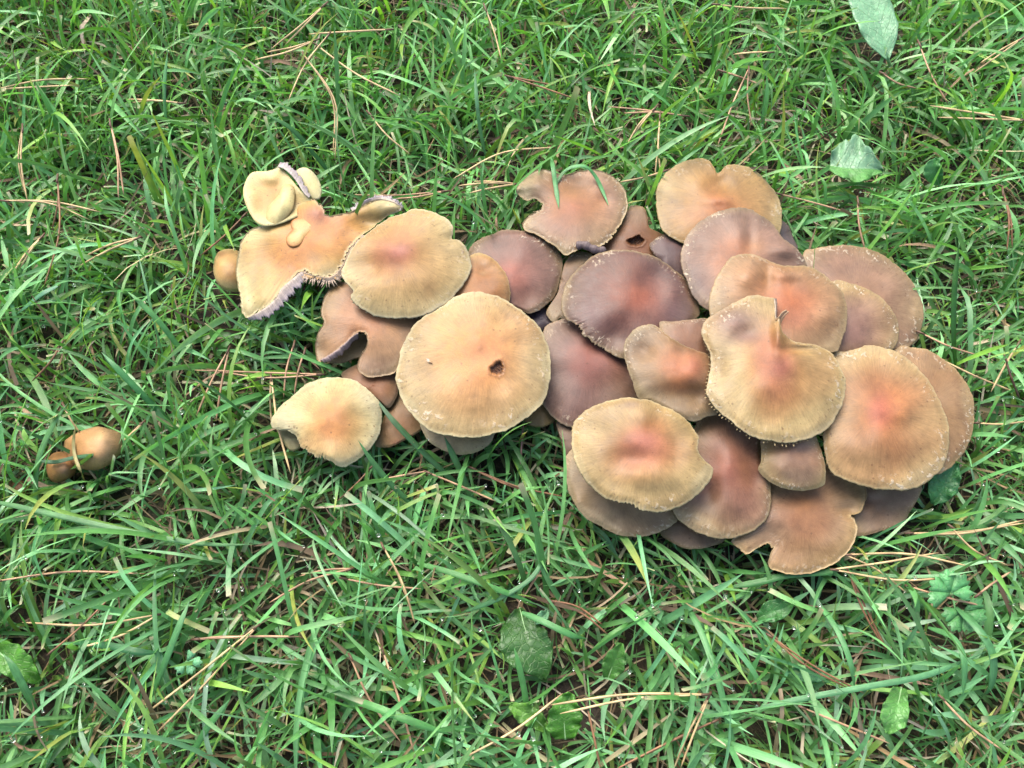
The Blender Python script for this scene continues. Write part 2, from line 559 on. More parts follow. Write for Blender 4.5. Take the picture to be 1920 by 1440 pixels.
S('L3b', "brown cap in shade between the slit cap and the cream cap", GL, (700, 722),
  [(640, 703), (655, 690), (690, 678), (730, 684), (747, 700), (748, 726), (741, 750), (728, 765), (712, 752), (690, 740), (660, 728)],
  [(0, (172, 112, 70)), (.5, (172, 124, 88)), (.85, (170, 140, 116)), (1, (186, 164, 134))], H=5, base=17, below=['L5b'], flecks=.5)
S('L4', "largest round pale tan cap with an eaten hole and orange centre", GL, (900, 652),
  [(892, 547), (858, 555), (824, 577), (792, 596), (771, 617), (755, 649), (746, 686), (742, 711), (752, 742), (761, 764), (780, 785),
   (796, 800), (824, 814), (864, 819), (896, 820), (927, 813), (958, 802), (992, 780), (1017, 755), (1030, 721), (1032, 680),
   (1027, 646), (1011, 614), (986, 589), (955, 567), (924, 553)],
  [(0, (236, 162, 110)), (.25, (236, 166, 102)), (.5, (226, 176, 116)), (.75, (210, 180, 128)), (.93, (210, 186, 136)), (1, (230, 216, 172))],
  H=8, p=1.8, below=['L2', 'L3', 'L3b', 'L4b', 'L5b', 'L6', 'M1', 'M5', 'B7', 'M4c'], flecks=.75, wave=1.0, curl=1.4, rings=60, n=560,
  patches=[(860, 640, 30, 24, (232, 176, 92), .6), (890, 600, 50, 26, (216, 174, 108), .5)],
  holes=[(932, 691, 16, 12, 3.2)])
S('L4b', "pale cap peeking out below the largest round cap", GL, (852, 812),
  [(786, 785), (799, 821), (821, 839), (855, 852), (889, 849), (917, 833), (928, 805), (910, 780), (860, 770), (810, 770)],
  [(0, (196, 172, 130)), (.6, (204, 184, 140)), (1, (224, 210, 170))], H=4, base=18, flecks=.1)
S('L5', "cream cap with orange centre and a nibbled lower left edge", GL, (620, 784),
  [(627, 708), (602, 710), (574, 721), (549, 742), (524, 764), (510, 784), (509, 800), (522, 806), (538, 808), (555, 820), (561, 836),
   (577, 849), (599, 862), (617, 864), (639, 876), (664, 867), (689, 846), (708, 821), (716, 786), (714, 761), (699, 739), (677, 721), (655, 710)],
  [(0, (236, 166, 102)), (.25, (232, 166, 98)), (.5, (236, 196, 130)), (.75, (238, 220, 164)), (1, (244, 236, 196))],
  H=9, p=1.9, base=24, below=['L3b', 'L5b', 'L5c'], flecks=.05, teeth=.012, curl=1.5,
  patches=[(575, 835, 36, 22, (226, 172, 110), .8), (612, 762, 40, 18, (222, 158, 86), .5), (640, 845, 40, 22, (228, 188, 128), .5)], tdir=(110, 60), ragged=[(545, 815, 28, 1.2), (590, 856, 36, 1.6)])
S('L5c', "greenish pale scrap of cap under the nibbled edge of the cream cap", GL, (545, 822),
  [(516, 798), (535, 800), (560, 815), (566, 835), (552, 845), (540, 842), (530, 826)],
  [(0, (190, 180, 130)), (1, (206, 198, 150))], H=2, base=17, flecks=0, wave=.3, stem=False)
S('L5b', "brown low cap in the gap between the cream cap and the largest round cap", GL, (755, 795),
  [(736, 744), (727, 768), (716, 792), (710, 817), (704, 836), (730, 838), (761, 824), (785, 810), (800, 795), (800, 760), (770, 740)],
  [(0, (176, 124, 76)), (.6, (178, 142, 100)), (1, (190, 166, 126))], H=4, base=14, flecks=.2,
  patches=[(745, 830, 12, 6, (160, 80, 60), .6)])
S('L6', "small ochre cap wedged between the two large tan caps and the purple cap", GL, (895, 525),
  [(880, 480), (893, 475), (908, 476), (930, 490), (949, 515), (956, 542), (954, 568), (930, 590), (880, 600), (840, 580), (835, 530), (855, 492)],
  [(0, (204, 144, 92)), (.5, (204, 150, 96)), (.85, (206, 164, 112)), (1, (220, 192, 140))], H=6, base=22, below=['M1'], flecks=.25,
  patches=[(907, 512, 7, 4, (226, 180, 126), .9)])

# ---- right clump, upper part
S('M1', "purplish brown cap with pink centre beside the small ochre cap", GR, (952, 512),
  [(880, 466), (899, 449), (925, 438), (946, 431), (975, 432), (1006, 437), (1037, 455), (1053, 483), (1054, 507), (1047, 535),
   (1040, 556), (1021, 574), (996, 588), (975, 581), (950, 572), (915, 560), (890, 520), (878, 490)],
  [(0, (206, 116, 98)), (.2, (192, 116, 98)), (.5, (164, 118, 106)), (.85, (150, 118, 104)), (1, (178, 156, 128))],
  H=6, p=1.9, below=['M4b', 'M4c'], flecks=.9, teeth=.014, base=24, curl=2,
  patches=[(985, 560, 45, 18, (146, 98, 78), .5), (940, 460, 60, 22, (150, 112, 106), .5)], tdir=(65, 40))
S('M0', "cap with a bite out of its left edge and two grass blades lying over it", GR, (1075, 388),
  [(1006, 319), (982, 332), (968, 354), (972, 366), (985, 376), (1001, 372), (1013, 381), (1011, 393), (992, 401), (980, 421),
   (985, 433), (1006, 440), (1040, 462), (1060, 478), (1081, 470), (1102, 463), (1128, 461), (1146, 452), (1159, 428), (1175, 398),
   (1176, 376), (1170, 353), (1154, 335), (1131, 322), (1110, 318), (1087, 321), (1063, 327), (1042, 325), (1027, 319)],
  [(0, (218, 144, 108)), (.25, (208, 148, 106)), (.55, (188, 146, 118)), (.85, (192, 162, 128)), (1, (214, 192, 150))],
  H=5, p=1.8, below=['M1', 'M2', 'M4b'], flecks=.7, base=26, curl=1.6,
  bumps=[(1075, 345, 30, 18, -1.8), (1005, 345, 20, 16, 1.5)],
  patches=[(1050, 425, 50, 30, (176, 136, 126), .6), (1065, 350, 40, 20, (204, 150, 92), .6), (1120, 430, 30, 24, (196, 164, 118), .5)], free=True, ragged=[(1000, 388, 26, 2.0), (1150, 445, 20, 1.5)])
S('M2', "rusty brown cap with a dark torn hole behind the dark purple cap", GR, (1192, 440),
  [(1176, 396), (1185, 386), (1206, 388), (1214, 405), (1218, 426), (1236, 436), (1250, 446), (1250, 480), (1215, 492), (1150, 490),
   (1120, 480), (1120, 465), (1150, 442), (1166, 415)],
  [(0, (150, 98, 62)), (.5, (150, 104, 70)), (.85, (164, 130, 104)), (1, (186, 160, 130))], H=4, base=20, flecks=.2, rings=40,
  holes=[(1193, 452, 20, 9, 4)], patches=[(1195, 405, 22, 20, (172, 142, 118), .8), (1190, 468, 50, 14, (156, 92, 52), .7)])
S('M3', "small dark violet cap tucked under the greyish purple cap", GR, (1252, 478),
  [(1218, 462), (1224, 452), (1238, 443), (1258, 439), (1281, 442), (1296, 470), (1298, 520), (1280, 530), (1258, 515), (1235, 490)],
  [(0, (116, 92, 92)), (.6, (124, 98, 98)), (.9, (136, 114, 106)), (1, (160, 140, 120))], H=5, base=22, flecks=1.0, below=['M2'])
S('M4b', "narrow grey tan cap squeezed beside the dark purple cap", GR, (1062, 530),
  [(1080, 472), (1107, 476), (1120, 500), (1110, 560), (1090, 610), (1055, 596), (1038, 604), (1026, 592), (1026, 580), (1045, 550),
   (1052, 518), (1062, 488)],
  [(0, (160, 128, 106)), (.5, (164, 134, 110)), (1, (186, 166, 136))], H=4, base=21, flecks=.9, below=['M4c'])
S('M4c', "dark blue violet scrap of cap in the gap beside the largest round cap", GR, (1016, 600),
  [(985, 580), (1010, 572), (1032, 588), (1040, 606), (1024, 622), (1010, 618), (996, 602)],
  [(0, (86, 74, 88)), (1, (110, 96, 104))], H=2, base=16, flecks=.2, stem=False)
S('M4', "dark purple brown cap with a fiery pink centre, largest of the dark caps", GR, (1192, 553),
  [(1136, 471), (1110, 482), (1087, 501), (1068, 522), (1055, 551), (1053, 580), (1063, 600), (1084, 615), (1093, 630), (1106, 640),
   (1122, 652), (1149, 665), (1170, 673), (1195, 668), (1225, 650), (1262, 622), (1296, 606), (1311, 588), (1307, 565), (1287, 527),
   (1266, 507), (1236, 486), (1206, 474), (1172, 469)],
  [(0, (206, 124, 94)), (.14, (190, 114, 88)), (.34, (156, 100, 84)), (.7, (128, 92, 84)), (.9, (140, 112, 94)), (1, (184, 162, 128))],
  H=9, p=1.8, below=['M4b', 'M2', 'M3', 'M5', 'M1', 'M0', 'M4c'], flecks=.7, wave=1.4, curl=1.6,
  bumps=[(1150, 630, 30, 28, -2.5), (1230, 560, 40, 20, -1.5)],
  patches=[(1200, 565, 34, 18, (214, 124, 98), .6), (1105, 590, 36, 26, (146, 118, 122), .7), (1275, 590, 34, 26, (138, 112, 118), .7),
           (1240, 510, 34, 18, (104, 76, 72), .7), (1150, 500, 50, 18, (152, 108, 86), .5), (1165, 640, 30, 24, (148, 120, 108), .6)], ragged=[(1085, 620, 26, 1.6), (1120, 650, 26, 1.4)])
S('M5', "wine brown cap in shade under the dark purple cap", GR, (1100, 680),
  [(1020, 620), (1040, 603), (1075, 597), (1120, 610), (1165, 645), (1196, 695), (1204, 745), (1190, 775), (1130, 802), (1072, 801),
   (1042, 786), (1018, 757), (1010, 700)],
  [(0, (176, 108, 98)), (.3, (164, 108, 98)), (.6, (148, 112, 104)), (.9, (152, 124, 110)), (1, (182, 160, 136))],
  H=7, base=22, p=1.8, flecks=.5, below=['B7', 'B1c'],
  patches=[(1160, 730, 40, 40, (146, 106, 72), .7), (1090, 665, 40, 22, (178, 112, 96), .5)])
S('M6b', "grey brown cap edge behind the folded olive cap", GR, (1290, 640),
  [(1236, 606), (1262, 603), (1297, 599), (1330, 598), (1352, 620), (1352, 668), (1330, 690), (1290, 680), (1255, 650)],
  [(0, (160, 108, 76)), (.5, (160, 118, 94)), (1, (176, 152, 124))], H=4, base=24, flecks=.8, below=['M4', 'M5'])
S('M6', "folded olive and orange cap standing in the middle of the right clump", GR, (1268, 690),
  [(1214, 609), (1193, 615), (1176, 634), (1169, 656), (1175, 684), (1186, 717), (1199, 750), (1218, 754), (1241, 763), (1263, 777),
   (1284, 785), (1304, 791), (1324, 781), (1345, 775), (1352, 740), (1350, 690), (1335, 668), (1300, 655), (1262, 636), (1232, 612)],
  [(0, (206, 128, 88)), (.3, (202, 134, 90)), (.55, (176, 138, 100)), (.85, (164, 140, 110)), (1, (190, 170, 136))],
  H=8, p=1.7, below=['M4', 'M5', 'M6b', 'B2'], flecks=.7, curl=1.4,
  bumps=[(1305, 690, 26, 30, 3.0), (1275, 740, 44, 22, -2.2), (1210, 660, 22, 30, -1.0)],
  patches=[(1300, 685, 24, 26, (212, 120, 92), .7), (1280, 725, 36, 12, (196, 116, 54), .7), (1255, 750, 50, 14, (148, 122, 84), .6), (1325, 720, 12, 18, (186, 140, 112), .7)])
S('R1b', "dark violet torn cap remnant in the grass right of the notched cap", GR, (1468, 440),
  [(1452, 410), (1468, 414), (1480, 425), (1488, 447), (1496, 466), (1480, 478), (1455, 470), (1445, 440)],
  [(0, (92, 76, 82)), (1, (132, 116, 112))], H=3, base=20, flecks=.3, stem=False)
S('R1', "tan cap with a notch in its top edge and orange centre", GR, (1350, 384),
  [(1313, 297), (1285, 302), (1251, 322), (1234, 347), (1230, 373), (1233, 404), (1245, 435), (1272, 452), (1320, 470), (1380, 475),
   (1440, 462), (1463, 432), (1466, 401), (1459, 370), (1442, 345), (1414, 319), (1389, 310), (1364, 310), (1352, 320), (1344, 324), (1340, 316), (1330, 302)],
  [(0, (220, 134, 92)), (.22, (216, 146, 96)), (.5, (204, 156, 98)), (.8, (196, 162, 110)), (1, (212, 188, 138))],
  H=5, p=1.8, below=['M3', 'R1b'], flecks=.45, base=25, curl=1.4,
  bumps=[(1350, 345, 22, 18, -2.2), (1346, 375, 40, 12, 1.0)],
  patches=[(1365, 345, 26, 18, (190, 146, 74), .7), (1310, 405, 40, 20, (206, 146, 118), .6), (1260, 400, 30, 40, (186, 156, 120), .6)])
S('R2', "greyish purple cap with white flecked rim lying over the notched cap", GR, (1388, 472),
  [(1372, 390), (1347, 397), (1313, 415), (1290, 440), (1278, 468), (1278, 499), (1290, 533), (1304, 561), (1328, 582), (1370, 590),
   (1430, 575), (1490, 540), (1512, 505), (1510, 490), (1501, 474), (1482, 457), (1465, 443), (1451, 423), (1428, 404), (1400, 391)],
  [(0, (206, 140, 104)), (.25, (196, 138, 108)), (.55, (176, 138, 120)), (.85, (156, 126, 112)), (1, (172, 148, 122))],
  H=5, p=1.8, below=['R1', 'M3', 'R1b', 'R4'], flecks=1.0, curl=1.2,
  bumps=[(1405, 445, 12, 40, -1.6), (1470, 470, 26, 14, 1.8)],
  patches=[(1415, 465, 20, 22, (192, 140, 84), .6), (1305, 540, 24, 40, (140, 120, 128), .6), (1350, 430, 50, 18, (184, 148, 130), .4)])
S('R4', "wide pinkish tan cap at the back right edge of the clump", GR, (1610, 560),
  [(1505, 478), (1529, 466), (1571, 460), (1614, 463), (1647, 474), (1681, 497), (1709, 527), (1726, 561), (1732, 589), (1726, 620),
   (1709, 647), (1680, 665), (1600, 660), (1540, 620), (1505, 545)],
  [(0, (186, 140, 112)), (.5, (182, 144, 118)), (.85, (178, 148, 118)), (1, (196, 168, 130))], H=6, p=1.9, base=23, flecks=.8, curl=1.4,
  patches=[(1590, 500, 60, 22, (180, 142, 126), .5), (1700, 630, 20, 14, (150, 112, 96), .6)])
S('R4b', "mauve cap sandwiched between the wide back cap and the wavy cap", GR, (1590, 610),
  [(1560, 528), (1597, 532), (1636, 547), (1664, 570), (1681, 598), (1685, 623), (1676, 652), (1640, 675), (1580, 672), (1530, 640), (1520, 570)],
  [(0, (170, 126, 112)), (.5, (172, 134, 116)), (.85, (182, 148, 112)), (1, (204, 178, 134))], H=5, p=1.9, flecks=1.0, below=['R4'], curl=1.2,
  patches=[(1600, 545, 40, 12, (176, 146, 94), .6), (1600, 630, 40, 26, (164, 122, 116), .6)])
S('R3', "wavy tan cap with a creased fold behind the cleft cap", GR, (1478, 565),
  [(1394, 477), (1372, 482), (1355, 502), (1338, 533), (1330, 561), (1332, 590), (1352, 625), (1420, 655), (1500, 668), (1563, 660),
   (1575, 648), (1586, 612), (1588, 578), (1580, 550), (1557, 525), (1529, 505), (1501, 498), (1467, 498), (1439, 488), (1417, 478)],
  [(0, (220, 132, 88)), (.2, (212, 138, 98)), (.5, (198, 148, 108)), (.85, (184, 150, 112)), (1, (204, 178, 136))],
  H=6, p=1.7, below=['R2', 'R4', 'R4b'], flecks=.5, wave=1.6, curl=1.4,
  bumps=[(1437, 522, 18, 36, -2.4), (1400, 520, 26, 22, 2.2), (1560, 590, 26, 30, 1.8), (1480, 515, 34, 12, 1.6)],
  patches=[(1480, 565, 40, 18, (222, 130, 80), .5), (1440, 520, 14, 26, (180, 132, 72), .6), (1350, 560, 20, 40, (180, 154, 128), .5),
           (1565, 620, 20, 30, (150, 118, 92), .5), (1490, 600, 30, 20, (208, 138, 118), .5)])
S('R5', "topmost cleft cap with a lilac patch, rosy centre and toothed front edge", GR, (1448, 668),
  [(1417, 553), (1393, 560), (1364, 575), (1335, 592), (1317, 612), (1317, 632), (1329, 657), (1334, 683), (1328, 709), (1326, 741),
   (1350, 773), (1376, 794), (1408, 817), (1446, 827), (1487, 829), (1527, 818), (1554, 800), (1574, 770), (1584, 738), (1584, 709),
   (1571, 680), (1557, 661), (1530, 647), (1504, 643), (1483, 638), (1470, 626), (1464, 610), (1461, 596), (1455, 602), (1453, 590),
   (1453, 568), (1450, 559), (1434, 556)],
  [(0, (222, 138, 100)), (.22, (218, 142, 104)), (.45, (210, 160, 106)), (.72, (220, 192, 138)), (.92, (224, 196, 144)), (1, (232, 210, 166))],
  H=9, p=1.7, below=['R3', 'M6', 'M6b', 'B2', 'B3', 'R6', 'R4b', 'M4'], teeth=.034, flecks=.85, wave=1.3, curl=2.2, rings=40, n=520,
  bumps=[(1400, 625, 30, 20, -2.0), (1460, 625, 12, 34, 4.0), (1500, 655, 30, 8, -2.0), (1345, 690, 18, 40, -1.5)],
  patches=[(1378, 602, 54, 36, (150, 114, 112), 1.2), (1400, 632, 34, 14, (150, 108, 110), .8), (1462, 690, 22, 18, (216, 128, 118), .7),
           (1350, 690, 24, 40, (172, 146, 116), .6), (1530, 665, 40, 12, (184, 146, 92), .5), (1460, 650, 16, 20, (222, 150, 98), .6)], tdir=(130, 75))
S('R6b', "outermost tan cap at the far right under the big pink centred cap", GR, (1735, 765),
  [(1680, 655), (1708, 651), (1743, 658), (1781, 683), (1810, 715), (1825, 750), (1826, 788), (1819, 826), (1802, 855), (1780, 878),
   (1750, 888), (1700, 860), (1660, 800), (1650, 720)],
  [(0, (186, 144, 108)), (.5, (186, 148, 108)), (.85, (188, 150, 112)), (1, (206, 176, 134))], H=5, p=2, base=26, flecks=.75, below=['R4'], curl=1.5)
S('R6', "big tan cap with hot pink centre at the right of the clump", GR, (1648, 768),
  [(1562, 664), (1592, 658), (1630, 648), (1665, 654), (1694, 668), (1723, 692), (1752, 732), (1773, 779), (1780, 817), (1775, 855),
   (1761, 884), (1732, 907), (1702, 918), (1665, 918), (1621, 912), (1577, 896), (1554, 878), (1547, 849), (1544, 820), (1548, 770), (1552, 710)],
  [(0, (212, 124, 98)), (.14, (214, 130, 96)), (.3, (212, 146, 98)), (.55, (200, 154, 108)), (.85, (212, 178, 128)), (1, (224, 198, 152))],
  H=8, p=1.7, below=['R6b', 'R4', 'R4b', 'B3', 'B4', 'B5'], teeth=.014, flecks=.8, curl=1.8,
  bumps=[(1700, 800, 30, 20, -1.2)],
  patches=[(1652, 768, 20, 28, (208, 116, 98), .65), (1680, 760, 18, 40, (222, 146, 84), .5), (1610, 740, 34, 34, (192, 140, 112), .5), (1600, 830, 40, 24, (186, 150, 124), .5)], tdir=(115, 70))

# ---- right clump, front part
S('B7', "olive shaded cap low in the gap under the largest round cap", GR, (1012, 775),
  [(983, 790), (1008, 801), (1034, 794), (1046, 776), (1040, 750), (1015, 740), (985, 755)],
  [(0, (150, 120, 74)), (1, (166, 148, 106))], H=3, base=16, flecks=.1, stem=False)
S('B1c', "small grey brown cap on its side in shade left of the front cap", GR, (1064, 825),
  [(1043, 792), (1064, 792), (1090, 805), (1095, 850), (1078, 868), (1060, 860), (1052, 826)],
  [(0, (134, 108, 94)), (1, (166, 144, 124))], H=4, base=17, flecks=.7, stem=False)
S('B6', "lowest dull brown cap peeking out in front of the clump", GR, (1298, 995),
  [(1238, 1000), (1258, 1016), (1284, 1028), (1310, 1029), (1335, 1024), (1358, 1014), (1370, 990), (1340, 965), (1290, 960), (1250, 975)],
  [(0, (160, 126, 98)), (.6, (160, 132, 108)), (1, (182, 158, 130))], H=3, base=15, flecks=.5)
S('B1b', "pale brown cap forming a crescent below the front cap", GR, (1160, 915),
  [(1072, 842), (1059, 864), (1061, 900), (1073, 936), (1094, 967), (1128, 988), (1164, 1004), (1202, 1006), (1236, 998), (1260, 984),
   (1274, 965), (1265, 910), (1220, 860), (1150, 825), (1100, 825)],
  [(0, (178, 146, 114)), (.6, (180, 150, 114)), (.9, (178, 152, 118)), (1, (204, 182, 148))], H=5, base=21, p=2, flecks=.5, teeth=.014, below=['B6', 'B1c'], curl=1.8, tdir=(130, 85))
S('B5', "pinkish grey cap at the lower right corner of the clump", GR, (1660, 942),
  [(1728, 913), (1723, 931), (1705, 962), (1689, 986), (1652, 996), (1606, 1005), (1596, 975), (1600, 930), (1620, 890), (1670, 880), (1715, 890)],
  [(0, (170, 138, 112)), (.6, (172, 142, 118)), (1, (194, 166, 132))], H=3, base=17, flecks=.35)
S('B4', "torn brown cap with a gap bitten from its lower left, nearest the bottom", GR, (1505, 955),
  [(1440, 900), (1440, 935), (1432, 970), (1400, 995), (1372, 1013), (1384, 1028), (1398, 1040), (1421, 1028), (1439, 1020), (1446, 1030),
   (1440, 1052), (1444, 1065), (1462, 1073), (1486, 1077), (1522, 1074), (1556, 1061), (1582, 1043), (1600, 1020), (1607, 994), (1603, 972),
   (1596, 967), (1611, 962), (1620, 947), (1624, 915), (1600, 885), (1540, 870), (1480, 875)],
  [(0, (204, 142, 96)), (.3, (192, 140, 104)), (.6, (192, 156, 122)), (.9, (208, 174, 126)), (1, (222, 196, 150))],
  H=5, p=1.8, base=19, flecks=.3, below=['B5', 'B6'], curl=1.5,
  bumps=[(1590, 955, 20, 12, -2.0), (1440, 1000, 26, 20, -1.5)],
  patches=[(1500, 945, 30, 14, (204, 134, 74), .7), (1440, 970, 40, 40, (172, 138, 124), .6), (1585, 935, 30, 24, (160, 130, 104), .6), (1520, 1040, 60, 30, (200, 160, 108), .5)], free=True, ragged=[(1425, 1030, 30, 2.0), (1592, 968, 14, 1.5)])
S('B2', "rosy brown saddle shaped cap between the front cap and the small blunt cap", GR, (1368, 872),
  [(1305, 794), (1319, 782), (1343, 774), (1390, 780), (1422, 800), (1427, 830), (1427, 864), (1430, 882), (1438, 893), (1445, 912),
   (1442, 960), (1427, 984), (1394, 1003), (1360, 1010), (1322, 1004), (1288, 986), (1262, 958), (1262, 900), (1290, 850)],
  [(0, (196, 126, 102)), (.2, (188, 124, 102)), (.45, (170, 122, 102)), (.75, (172, 140, 112)), (.92, (186, 154, 116)), (1, (208, 184, 144))],
  H=7, p=1.6, below=['B1b', 'B4', 'B6'], flecks=.4, teeth=.018, curl=1.8,
  bumps=[(1330, 920, 22, 26, -2.4), (1415, 900, 18, 24, -1.8), (1368, 860, 28, 60, 2.2)],
  patches=[(1362, 885, 26, 20, (190, 120, 104), .5), (1395, 880, 16, 34, (182, 124, 72), .5), (1350, 810, 36, 26, (150, 116, 104), .5)], tdir=(90, 70))
S('B3', "small blunt tan cap hanging below the cleft cap", GR, (1486, 850),
  [(1428, 818), (1427, 845), (1427, 866), (1421, 880), (1434, 896), (1455, 910), (1486, 919), (1517, 919), (1543, 910), (1548, 895),
   (1546, 866), (1538, 840), (1525, 812), (1490, 800), (1450, 800)],
  [(0, (176, 136, 116)), (.5, (184, 148, 120)), (.8, (196, 166, 122)), (1, (210, 188, 146))], H=8, p=2.2, below=['B2', 'B4', 'B5'], flecks=.8, curl=1.6,
  patches=[(1500, 845, 30, 20, (178, 138, 126), .5)])
S('B1', "front tan cap with a pink centre and pale chipped left rim", GR, (1210, 828),
  [(1173, 745), (1147, 751), (1116, 760), (1092, 775), (1075, 797), (1072, 825), (1077, 859), (1089, 888), (1109, 912), (1130, 931),
   (1154, 942), (1178, 945), (1192, 954), (1224, 960), (1255, 957), (1281, 946), (1307, 928), (1329, 904), (1336, 878), (1319, 861),
   (1308, 842), (1309, 821), (1296, 797), (1274, 777), (1248, 763), (1221, 752), (1197, 748)],
  [(0, (216, 136, 112)), (.2, (214, 140, 104)), (.42, (202, 154, 104)), (.75, (206, 176, 124)), (.92, (212, 184, 132)), (1, (228, 208, 164))],
  H=8, p=1.7, below=['B1b', 'B2', 'M5', 'M6', 'B1c'], teeth=.014, flecks=.75, wave=1.5, curl=2.0,
  bumps=[(1185, 862, 46, 22, -1.6), (1262, 845, 22, 40, -1.4), (1212, 775, 22, 28, 2.0), (1245, 895, 40, 24, 1.3)],
  patches=[(1228, 800, 26, 16, (222, 144, 76), .6), (1205, 825, 34, 20, (218, 132, 118), .6), (1185, 758, 20, 8, (148, 118, 116), .7),
           (1150, 850, 40, 26, (190, 152, 112), .4), (1280, 800, 20, 24, (206, 172, 108), .5), (1140, 780, 40, 16, (190, 156, 120), .5)], tdir=(140, 95), ragged=[(1180, 948, 30, 1.6)])

# ---- buttons at the far left
S('S1', "ochre and grey brown button mushroom with a pointed right end in the grass", GB, (172, 838),
  [(120, 830), (133, 818), (153, 808), (180, 800), (200, 803), (217, 808), (230, 810), (233, 822), (228, 842), (219, 859), (200, 874), (175, 882), (142, 875), (122, 858)],
  [(0, (220, 170, 112)), (.5, (212, 164, 110)), (1, (200, 156, 110))], H=14, p=2.4, base=20, flecks=0, curl=3, wave=.4,
  patches=[(205, 835, 20, 50, (160, 134, 102), .95), (150, 832, 24, 20, (214, 150, 80), .6), (190, 818, 8, 14, (226, 186, 122), .7)])
S('S2', "small orange button mushroom with a greyish patch, touching the pointed button", GB, (114, 872),
  [(87, 866), (100, 850), (120, 848), (138, 862), (142, 885), (126, 899), (104, 905), (90, 893)],
  [(0, (212, 154, 96)), (.6, (208, 152, 96)), (1, (186, 134, 86))], H=12, p=2.5, base=17, flecks=0, curl=2.5, wave=.3,
  patches=[(122, 884, 12, 12, (176, 142, 120), .8)])
S('S3', "dark rusty button mushroom low in the grass at the left edge", GB, (36, 915),
  [(14, 908), (26, 900), (44, 902), (58, 910), (58, 924), (42, 932), (22, 930)],
  [(0, (128, 88, 54)), (1, (108, 76, 50))], H=5, p=2.4, base=8, flecks=0, curl=2, wave=.3, below=[])


# ------------------------------------------------------------------ cap surface
def wave_terms(sp):
    r = np.random.default_rng(sp['seed'] * 13 + 5)
    return [(k, a, r.uniform(0, 2 * np.pi)) for k, a in ((2, .45), (3, .35), (5, .22), (7, .14))]


def hull_t(sp, X, Y):
    """Radius relative to the cap's smooth overall outline, so that bites and notches cut through the dome."""
    th = np.arctan2(Y - sp['c'][1], X - sp['c'][0])
    return np.hypot(X - sp['c'][0], Y - sp['c'][1]) / np.interp(th, sp['ha'], sp['hr']), th


def cap_height(sp, X, Y, T, TH_=None):
    """Height of the cap top above its rim plane, mm."""
    U, TH_ = hull_t(sp, np.asarray(X, float), np.asarray(Y, float))
    z = .95 * sp['H'] * (1 - np.clip(U, 0, 1.1) ** (sp['p'] * sp['pk'])) - .55 * sp['curl'] * sstep(.84, 1.0, T) ** 2
    w = 0
    for k, a, ph in wave_terms(sp):
        w = w + a * np.sin(k * TH_ + ph)
    z = z + 1.4 * sp['wave'] * w * np.clip(U, 0, 1) ** 2
    for bx, by, sx, sy, am in list(sp['bumps']) + sp['lumps']:
        z = z + 1.45 * am * np.exp(-((X - bx) / sx) ** 2 - ((Y - by) / sy) ** 2)
    return z


def thick(T):
    return 1.6 + 5.0 * (1 - np.clip(T, 0, 1)) ** 1.2


GS = 4                                            # coarse picture grid step used to stack the caps
gx, gy = np.meshgrid(np.arange(0, 1920, GS) + GS / 2, np.arange(0, 1440, GS) + GS / 2)


def polar_of(sp, X, Y):
    O = sp['smooth']
    d = O - sp['c']
    a = np.arctan2(d[:, 1], d[:, 0])
    r = np.hypot(d[:, 0], d[:, 1])
    i = np.argsort(a)
    a, r = a[i], r[i]
    a = np.concatenate([a - 2 * np.pi, a, a + 2 * np.pi])
    r = np.tile(r, 3)
    th = np.arctan2(Y - sp['c'][1], X - sp['c'][0])
    rb = np.interp(th, a, r)
    return np.hypot(X - sp['c'][0], Y - sp['c'][1]) / rb, th


